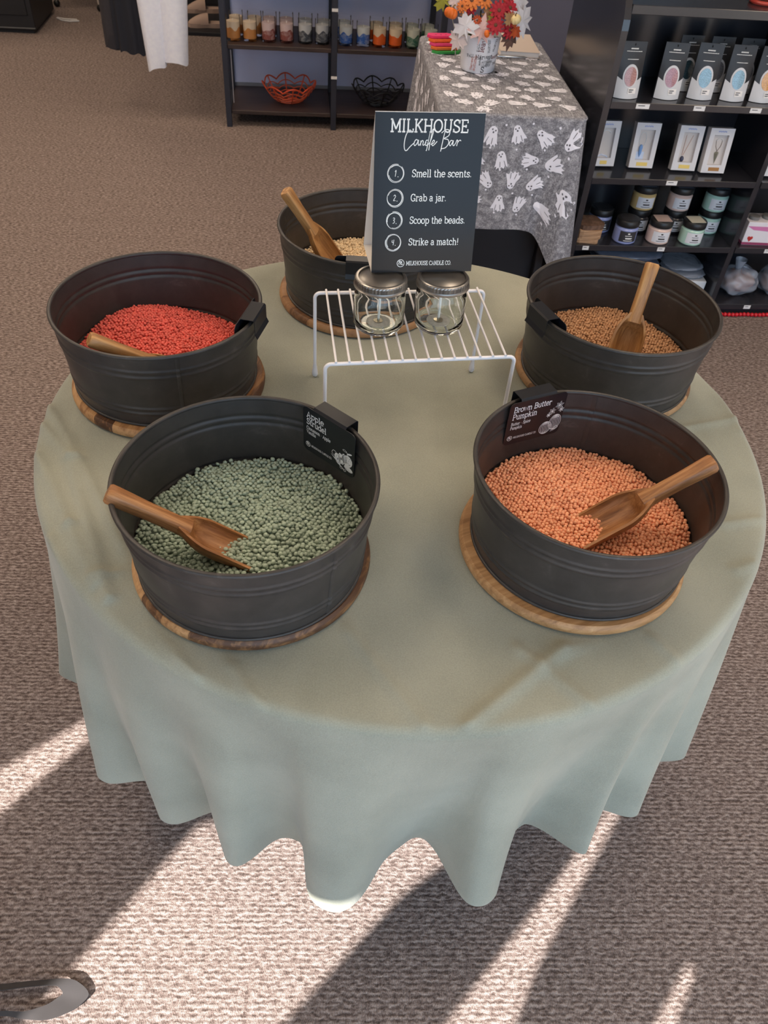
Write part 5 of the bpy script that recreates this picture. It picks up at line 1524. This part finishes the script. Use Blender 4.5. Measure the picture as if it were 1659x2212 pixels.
# candle jars with stickers
JLID = mat('jar_lid_black', srgb(30, 30, 32), .4)
JCOL = {'yellow': srgb(214, 184, 128), 'pink': srgb(226, 198, 188), 'mint': srgb(180, 216, 202), 'blue': srgb(150, 162, 214), 'dark': srgb(58, 58, 64)}
def cjar(x, y, z, rz, col, lcol, label):
    t = thing('candle_jar', label, 'candle jar', (x, y, z), rz, 'lidded candle jars on the bookcase')
    R = .044
    g = G(); g.lathe([(1e-4, 0), (R - .004, 0), (R, .004), (R, .054), (R - .004, .058), (R - .006, .062), (1e-4, .062)], 32); g.obj('jar_body', mat('jar_' + col, JCOL[col], .25, coat=.5), t, True)
    g = G(); g.lathe([(1e-4, .0622), (R - .001, .0622), (R, .064), (R, .082), (R - .003, .086), (1e-4, .086)], 32); g.obj('lid', JLID, t, True)
    g = G(); g.box((0, 0, .0865), (.058, .058, .0006)); g.obj('lid_sticker', mat('sticker_' + lcol, {'grey': srgb(96, 98, 112), 'pink': srgb(186, 164, 158), 'cream': srgb(196, 192, 178), 'black': srgb(40, 40, 46), 'slate': srgb(84, 98, 112)}[lcol], .5), t)
    m = mat('jar_label_dark', srgb(52, 52, 58), .5) if col == 'blue' else mat('jar_label_white', srgb(222, 222, 228), .5)
    v = []; n = 12
    for i in range(n + 1):
        a = -PI / 2 - .85 + 1.55 * i / n
        for zz in (.010, .050): v.append(((R + .0006) * math.cos(a), (R + .0006) * math.sin(a), zz))
    g = G(); g.grid(v, n + 1, 2); lb = g.obj('front_label', m, t, True)
    g = G(); ink = WHITE_INK if col == 'blue' else BLACK_INK
    for a0, a1, z0, z1 in ((-.18, .0, .040, .045), (-.38, .2, .033, .035), (-.32, .24, .022, .027), (-.45, .32, .0145, .0165)):
        v = []
        for i in range(7):
            a = -PI / 2 + a0 + (a1 - a0) * i / 6
            for zz in (z0, z1): v.append(((R + .0012) * math.cos(a), (R + .0012) * math.sin(a), zz))
        g.grid(v, 7, 2)
    g.obj('label_print', ink, lb)
JZ = .2855
cjar(1.060, 1.703, JZ, .05, 'blue', 'black', 'blue candle jar with a dark label in the front row')
cjar(1.192, 1.704, JZ, .0, 'pink', 'pink', 'pink candle jar in the middle of the front row')
cjar(1.322, 1.700, JZ, .05, 'mint', 'cream', 'mint candle jar with a cream lid sticker in the front row')
cjar(.985, 1.795, JZ, .1, 'blue', 'black', 'blue candle jar behind the wooden slabs')
for x, c, lc, nm, lbl in ((1.138, 'yellow', 'grey', 'pale yellow', 'dark'), (1.282, 'pink', 'grey', 'pink', 'dark'), (1.428, 'mint', 'slate', 'mint', 'mint')):
    cjar(x, 1.803, JZ, .05, lbl, lc, '%s jar at the bottom of the stack under the %s jar' % ('dark' if lbl == 'dark' else 'mint', nm))
    cjar(x, 1.803, JZ + .0872, .02, c, lc, '%s candle jar stacked on top in the back row' % nm)

# wooden slabs
SLABW = wood_mat('slab_wood', srgb(120, 88, 66), srgb(176, 138, 104), srgb(206, 170, 136), .7, 0, (6, 30, 60), 2.0)
SLABT = wood_mat('slab_bark', srgb(70, 52, 44), srgb(100, 76, 62), srgb(130, 100, 84), .8, 0, (20, 20, 20), 3.0)
zz = JZ
for k in range(4):
    g = G(); hgt = .0165
    P = [(.046 * (1 + .06 * math.sin(3 * a + k)) * max(-1, min(1, 1.25 * math.cos(a))), .045 * (1 + .05 * math.cos(2 * a + k)) * max(-1, min(1, 1.25 * math.sin(a)))) for a in np.linspace(0, 2 * PI, 24, endpoint=False)]
    g.prism(P, 0, hgt)
    o = g.obj('wood_slab', SLABT if k == 3 else SLABW); o.location = (.912 + .003 * (k % 2), 1.708 + (.006 if k == 3 else 0), zz); o.rotation_euler = (0, 0, .1 * k - .15)
    tag(o, ['bottom light wooden slab in the stack by the ghost cloth', 'second light wooden slab from the bottom of the stack', 'third light wooden slab from the bottom of the stack', 'dark topped wooden slab on top of the stack'][k], 'wood slab', 'wooden slabs')
    zz += hgt + .0004

# pink gift cartons, right bay
PKM = mat('carton_pink', srgb(206, 120, 170), .5); PKD = mat('carton_magenta', srgb(150, 60, 96), .5); CWM = mat('carton_white', srgb(228, 222, 228), .5)
for k, (x, lab) in enumerate(((1.585, 'white and pink carton with a red heart, right of the divider'), (1.715, 'white and pink carton at the right end of the bay'))):
    t = thing('gift_carton', lab, 'carton', (x, 1.720, JZ), -.05, 'pink cartons on the bookcase')
    g = G(); g.box((0, 0, .045), (.115, .085, .090), bev=.001); g.obj('carton_body', CWM, t)
    g = G(); g.box((0, 0, .006), (.1156, .0856, .010)); g.obj('carton_band', PKD, t)
    g = G(); v = [(-.057, -.0432, .074), (.057, -.0432, .074), (.035, -.0434, .056), (-.03, -.0434, .060)]; g.add(v, [(0, 3, 2, 1)]); g.obj('flap', PKM, t)
    g = G(); g.lathe([(1e-4, .0), (.020, .0), (.020, .012), (1e-4, .012)], 20, T(-.028, -.01, .0905)); g.obj('carton_window', mat('carton_grey', srgb(120, 118, 116), .4), t, True)
    g = G(); g.lathe([(1e-4, .0), (.020, .0), (.020, .012), (1e-4, .012)], 20, T(.028, .0, .0905)); g.obj('carton_window', MATS['carton_grey'], t, True)
    g = G(); Mh = T(-.032, -.0436, .022) @ RX(PI / 2)
    disc(g, -.004, .006, .006, .007, Mh, rot=.5); disc(g, .005, .006, .006, .007, Mh, rot=-.5); g.poly([(-.008, .003, 0), (0, -.009, 0), (.009, .003, 0)], Mh)
    g.obj('heart_print', mat('heart_red', srgb(196, 52, 48), .6), t)

# bottom bay: kits in clear bags, bag of wax pieces
def plastic(name, col, tr):
    m, nt, b = base_mat(name)
    b.inputs['Base Color'].default_value = col
    b.inputs['Roughness'].default_value = .18
    b.inputs['Alpha'].default_value = tr
    b.inputs['Coat Weight'].default_value = .6
    return m
CLR = plastic('clear_film', srgb(190, 196, 210), .45); CLR2 = plastic('clear_film_thick', srgb(170, 176, 190), .6)
def crumpled(cx, cy, cz, sx, sy, sz, seed, nu=40, nv=22, rough=.16):
    r_ = random.Random(seed); W = [(r_.uniform(2, 9), r_.uniform(2, 9), r_.uniform(0, 6), r_.uniform(.3, 1)) for _ in range(10)]
    v = []
    for i in range(nu):
        a = 2 * PI * i / nu
        for j in range(nv):
            b_ = PI * j / (nv - 1)
            n = sum(w * math.sin(p * a + q * b_ + ph) for p, q, ph, w in W) / 6.0
            p_ = round(W[0][0]) 
            n = sum(w * math.sin(round(p) * a + ph) * math.sin(q * b_ + ph * .7) for p, q, ph, w in W) / 3.5
            k = 1 + rough * n
            e = .7
            c1 = math.copysign(abs(math.cos(a)) ** e, math.cos(a)); s1 = math.copysign(abs(math.sin(a)) ** e, math.sin(a))
            v.append((cx + sx * k * math.sin(b_) ** e * c1, cy + sy * k * math.sin(b_) ** e * s1, max(cz - sz, cz - sz * k * math.cos(b_))))
    g = G(); g.grid(v, nu, nv, wrap=True)
    return g
SZ0 = .0455
t = thing('kit_box', 'white box marked KIT on the bottom shelf of the bookcase', 'box', (1.395, 1.775, SZ0), -.06)
g = G(); g.box((0, 0, .034), (.14, .13, .068), bev=.002); g.obj('box_body', mat('kit_white', srgb(214, 216, 222), .4, coat=.3), t)
g = G(); text(g, 'KIT', .022, -.004, .028, T(0, -.0656, 0) @ RX(PI / 2), .14); g.obj('lettering', mat('grey_ink', srgb(130, 132, 136), .6), t)
for k, (x, y, z, sx, sz, lab) in enumerate(((1.385, 1.79, SZ0 + .068 + .013, .085, .012, 'clear plastic bag lying on the white box'), (1.375, 1.80, SZ0 + .068 + .038, .080, .012, 'clear plastic bag on top of the pile over the white box'))):
    o = crumpled(x, y, z, sx, .075, sz, 11 + k, rough=.12).obj('plastic_bag', CLR2, None, True); tag(o, lab, 'plastic bag')
t = thing('kit_pile', 'pile of dark bagged kits at the left of the bottom shelf', 'kit pile', (1.13, 1.80, SZ0), 0)
for k in range(4):
    crumpled(0, 0, .022 + .044 * k, .14, .085, .0215, 30 + k, rough=.08).obj('bagged_kit', mat('bagged_grey', srgb(96, 104, 122), .3, var=.2, scale=30, coat=.4), t, True)
for k, (x, y, s, lab) in enumerate(((1.620, 1.755, .075, 'clear bag of brown wax pieces beside the divider'), (1.790, 1.760, .070, 'clear bag of brown wax pieces at the right edge of the picture'))):
    t = thing('wax_bag', lab, 'plastic bag', (x, y, SZ0), .1, 'bags of wax pieces')
    crumpled(0, 0, .050, s * .80, .05, .043, 50 + k, rough=.1).obj('wax_pieces', mat('brown_wax', srgb(168, 122, 104), .5, var=.3, scale=40), t, True)
    crumpled(0, 0, .055, s, .066, .054, 60 + k, nu=64, nv=40, rough=.13).obj('clear_bag', CLR, t, True)
    g = G(); g.lathe([(.010, 0), (.016, .02), (.024, .046)], 14, T(-.02, 0, .098)); g.obj('bag_neck', CLR, t, True)

# red bead garland along the plinth
t = thing('bead_garland', 'red bead garland along the foot of the bookcase', 'garland', (0, 1.634, 0))
g = G(); g.lathe(sphere_prof(.0085, 8), 12); bead_me = g.mesh('red_bead', 'all'); bead_me.materials.append(mat('red_bead', srgb(200, 26, 40), .25))
for k in range(40):
    o = part('red_bead', bead_me, t); o.location = (1.40 + .0165 * k, .0015 * math.sin(k), .0087)
g = G(); g.tube([(1.39, 0, .0087), (2.06, 0, .0087)], .0012, 5); g.obj('string', mat('red_string', srgb(150, 20, 30), .7), t)
# red ring on the bookcase top
t = thing('red_bangle', 'red bangle lying on top of the bookcase', 'bangle', (1.335, 1.775, 1.0595), .3)
g = G(); g.tube([(.042 * math.cos(a), .042 * math.sin(a), .006) for a in np.linspace(0, 2 * PI, 33)[:-1]], .006, 8, closed=True); g.obj('ring', mat('red_gloss', srgb(190, 70, 60), .3), t, True)
g = G(); g.lathe(sphere_prof(.008, 6), 10, T(.042, 0, .008)); g.obj('clasp', SILV, t, True)

# ------------------------------------------------------------------ clothes at the far left
RAILM = mat('rail_steel', srgb(140, 140, 142), .3, metal=.9)
t = thing('garment_rail', 'steel garment rail hung from the ceiling above the clothes', 'garment rail', (0, 3.66, 0))
g = G(); g.tube([(-1.9, 0, 1.50), (-.62, 0, 1.50)], .012, 12); g.obj('rail', RAILM, t, True)
for x in (-1.85, -.66):
    g = G(); g.tube([(x, 0, 1.50), (x, 0, CEIL_Z - .002)], .006, 10); g.obj('drop_rod', RAILM, t, True)
def garment_tube(x0b, x1b, x0t, x1t, zb, zt, dep, nfold, amp, seed, slope=0.0):
    r_ = random.Random(seed); ph = r_.uniform(0, 6); nu, nv = 72, 22; v = []
    for i in range(nu):
        a = 2 * PI * i / nu
        for j in range(nv):
            s = j / (nv - 1)
            xa = x0b + (x0t - x0b) * s; xb = x1b + (x1t - x1b) * s
            k = 1 + amp * (1 - .6 * s) * math.sin(nfold * a + ph + 1.2 * s)
            x = (xa + xb) / 2 + (xb - xa) / 2 * math.copysign(abs(math.cos(a)) ** .8, math.cos(a)) * (1 + .3 * (k - 1))
            y = dep * math.sin(a) * k
            z = zb + (zt - zb) * s + (1 - s) * (slope * math.cos(a) + .006 * math.sin(nfold * a))
            v.append((x, y, z))
    g = G(); g.grid(v, nu, nv, wrap=True)
    return g
def hanger(t, xc):
    g = G(); g.tube([(xc - .17, 0, 1.33), (xc - .10, 0, 1.36), (xc, 0, 1.385), (xc + .10, 0, 1.36), (xc + .17, 0, 1.33)], .006, 8); g.obj('hanger', mat('hanger_black', srgb(26, 26, 28), .5), t, True)
    g = G(); g.tube([(xc, 0, 1.385), (xc, 0, 1.49)] + [(xc + .016 * math.sin(a), 0, 1.499 + .016 - .016 * math.cos(a) + .0) for a in np.linspace(0.0, 4.2, 9)], .0025, 6); g.obj('hanger_hook', RAILM, t, True)
LINEN = mat('white_linen', srgb(240, 242, 255), .9, var=.04, scale=60, bump=.3, bscale=300)
t = thing('white_trousers', 'white linen wide-leg trousers hanging at the rear left', 'trousers', (0, 3.66, 0))
garment_tube(-.950, -.852, -.985, -.815, .262, 1.02, .035, 3, .16, 1, .012).obj('trouser_leg', LINEN, t, True)
garment_tube(-.858, -.735, -.852, -.675, .293, 1.02, .040, 3, .16, 2, -.008).obj('trouser_leg', LINEN, t, True)
garment_tube(-.985, -.675, -.96, -.70, 1.00, 1.36, .045, 4, .08, 3).obj('trouser_hips', LINEN, t, True)
hanger(t, -.83)
t = thing('black_skirt', 'black pleated skirt hanging left of the white trousers', 'skirt', (0, 3.70, 0))
garment_tube(-1.105, -.945, -1.09, -.95, .325, 1.36, .040, 9, .20, 4, -.012).obj('skirt_body', mat('black_crepe', srgb(30, 31, 40), .85), t, True); hanger(t, -1.02)
t = thing('grey_trousers', 'dark grey trousers hanging at the end of the rail', 'trousers', (0, 3.72, 0))
garment_tube(-1.165, -1.085, -1.155, -1.075, .345, 1.36, .032, 2, .12, 5).obj('trouser_leg', mat('charcoal_wool', srgb(52, 48, 52), .9, var=.08, scale=80), t, True)
garment_tube(-1.164, -1.084, -1.154, -1.074, .335, .40, .034, 2, .12, 5).obj('trouser_cuff', mat('charcoal_wool_cuff', srgb(44, 41, 46), .9), t, True); hanger(t, -1.115)

# black cabinet, cable, stool and clogs in the rear left
t = thing('black_cabinet', 'worn black wooden cabinet standing in the rear left corner', 'cabinet', (-2.40, 5.50, 0), 0)
CABM = mat('worn_black', srgb(30, 28, 30), .5, var=.2, scale=8)
g = G(); g.box((0, 0, .47), (.98, .58, .90), bev=.006); g.obj('cabinet_body', CABM, t)
g = G(); g.box((0, 0, .0225), (.94, .54, .045)); g.obj('plinth', CABM, t)
g = G(); g.box((0, -.2925, .47), (.012, .006, .84)); g.obj('door_gap', mat('gap_dark', srgb(12, 12, 13), .8), t)
for sx in (-1, 1):
    g = G(); g.box((sx * .245, -.294, .49), (.42, .010, .76), bev=.003); d_ = g.obj('door', CABM, t)
    g = G(); g.lathe(sphere_prof(.014, 8), 12, T(sx * .06, -.312, .55)); g.obj('knob', mat('knob_brass', srgb(120, 100, 66), .3, metal=.8), d_, True)
g = G(); g.box((0, -.2925, .035), (.975, .004, .006)); g.obj('worn_edge', mat('worn_grey', srgb(110, 108, 106), .7), t)
g = G(); g.tube([(-1.86, 5.62, .006), (-1.82, 5.57, .006), (-1.76, 5.55, .006), (-1.70, 5.57, .006), (-1.72, 5.60, .006), (-1.80, 5.60, .006), (-1.86, 5.63, .006)], .0055, 8)
tag(g.obj('white_cable', mat('white_cable', srgb(214, 208, 204), .5), None, True), 'white cable looped on the carpet beside the black cabinet', 'cable')
t = thing('stool', 'stool with pale legs on dark castors in the rear left', 'stool', (-1.72, 6.08, 0), .3)
g = G(); g.lathe([(1e-4, .44), (.17, .44), (.185, .455), (.185, .475), (.17, .49), (1e-4, .49)], 32); g.obj('seat', mat('stool_seat', srgb(46, 40, 38), .6), t, True)
for k in range(4):
    a = PI / 4 + k * PI / 2 - .55
    c, s = math.cos(a), math.sin(a)
    g = G(); g.tube([(.14 * c, .14 * s, .44), (.235 * c, .235 * s, .045)], [.016, .012], 10); lg = g.obj('leg', mat('stool_leg_pale', srgb(186, 170, 156), .4), t, True)
    g = G(); g.lathe(sphere_prof(.024, 8, 1.0, .024), 14, T(.238 * c, .238 * s, 0)); g.obj('castor', mat('castor_black', srgb(20, 18, 18), .4), lg, True)
t = thing('shoe_plinth', 'low black plinth carrying the beige clogs', 'plinth', (-.72, 5.75, 0), 0)
g = G(); g.box((0, 0, .012), (.62, .80, .024), bev=.003); g.obj('plinth_board', mat('plinth_black', srgb(26, 24, 30), .6), t)
g = G(); g.box((0, .38, .25), (.62, .02, .45), bev=.003); g.obj('plinth_back', MATS['plinth_black'], t)
CLOG = mat('beige_foam', srgb(178, 152, 138), .7)
def clog(x, y, rz, label):
    t = thing('clog', label, 'shoe', (x, y, .0245), rz, 'beige clogs')
    sole = [(-.13, 0), (-.12, .035), (-.06, .042), (.0, .036), (.07, .046), (.12, .038), (.14, 0), (.12, -.038), (.07, -.046), (.0, -.036), (-.06, -.042), (-.12, -.035)]
    g = G(); g.prism(sole, 0, .028); g.obj('sole', CLOG, t, False)
    v = []; nu, nv = 12, 12
    for i in range(nu):
        s = i / (nu - 1); x_ = -.01 + .135 * s; w = .046 * (1 - .35 * s * s) ; h = .065 * (1 - s ** 2 * .75)
        for j in range(nv):
            a = PI * j / (nv - 1); v.append((x_, w * math.cos(a), .02 + h * math.sin(a)))
    g = G(); g.grid(v, nu, nv); g.obj('strap', CLOG, t, True)
clog(-.790, 5.50, PI + .12, 'beige foam clog in front, half behind the rack post')
clog(-.840, 5.90, PI + .15, 'beige foam clog further back on the black plinth')

# ------------------------------------------------------------------ tote bag with grey strap at the lower left
t = thing('tote_bag', 'grey tote bag lying at the lower left, only its strap loop showing', 'bag', (-.90, -.66, 0), 0)
TOTE = mat('shaded_grey_canvas', srgb(62, 58, 58), .9, var=.05, scale=60)  # canvas colour darkened for the viewer's shade over the strap
g = G(); g.box((0, 0, .04), (.22, .20, .078), bev=.02); g.obj('bag_body', TOTE, t, True)
OUTL = [(-.83, -.635), (-.77, -.634), (-.717, -.632), (-.663, -.630), (-.605, -.630), (-.580, -.640), (-.566, -.655), (-.575, -.668), (-.592, -.679), (-.628, -.690), (-.666, -.687), (-.706, -.680), (-.77, -.684), (-.83, -.686)]
INL = [(-.83, -.646), (-.77, -.645), (-.715, -.643), (-.662, -.640), (-.625, -.640), (-.614, -.646), (-.610, -.652), (-.618, -.658), (-.632, -.667), (-.650, -.673), (-.668, -.677), (-.706, -.674), (-.77, -.674), (-.83, -.676)]
o_ = catmull(OUTL, 5); i_ = catmull(INL, 5)
v = []
for k in range(len(o_)):
    s_ = k / (len(o_) - 1); zz = .014 + .006 * math.sin(s_ * 9)
    for (px, py), dz in ((o_[k], 0), (i_[k], .004), (i_[k], .001), (o_[k], -.003)):
        v.append((px + .90, py + .66, zz + dz))
f = []
for k in range(len(o_) - 1):
    for e in range(4): f.append((k * 4 + e, k * 4 + (e + 1) % 4, k * 4 + 4 + (e + 1) % 4, k * 4 + 4 + e))
f += [(3, 2, 1, 0), tuple(len(o_) * 4 - 4 + e for e in range(4))]
g = G(); g.add(v, f); g.obj('strap', TOTE, t, True)
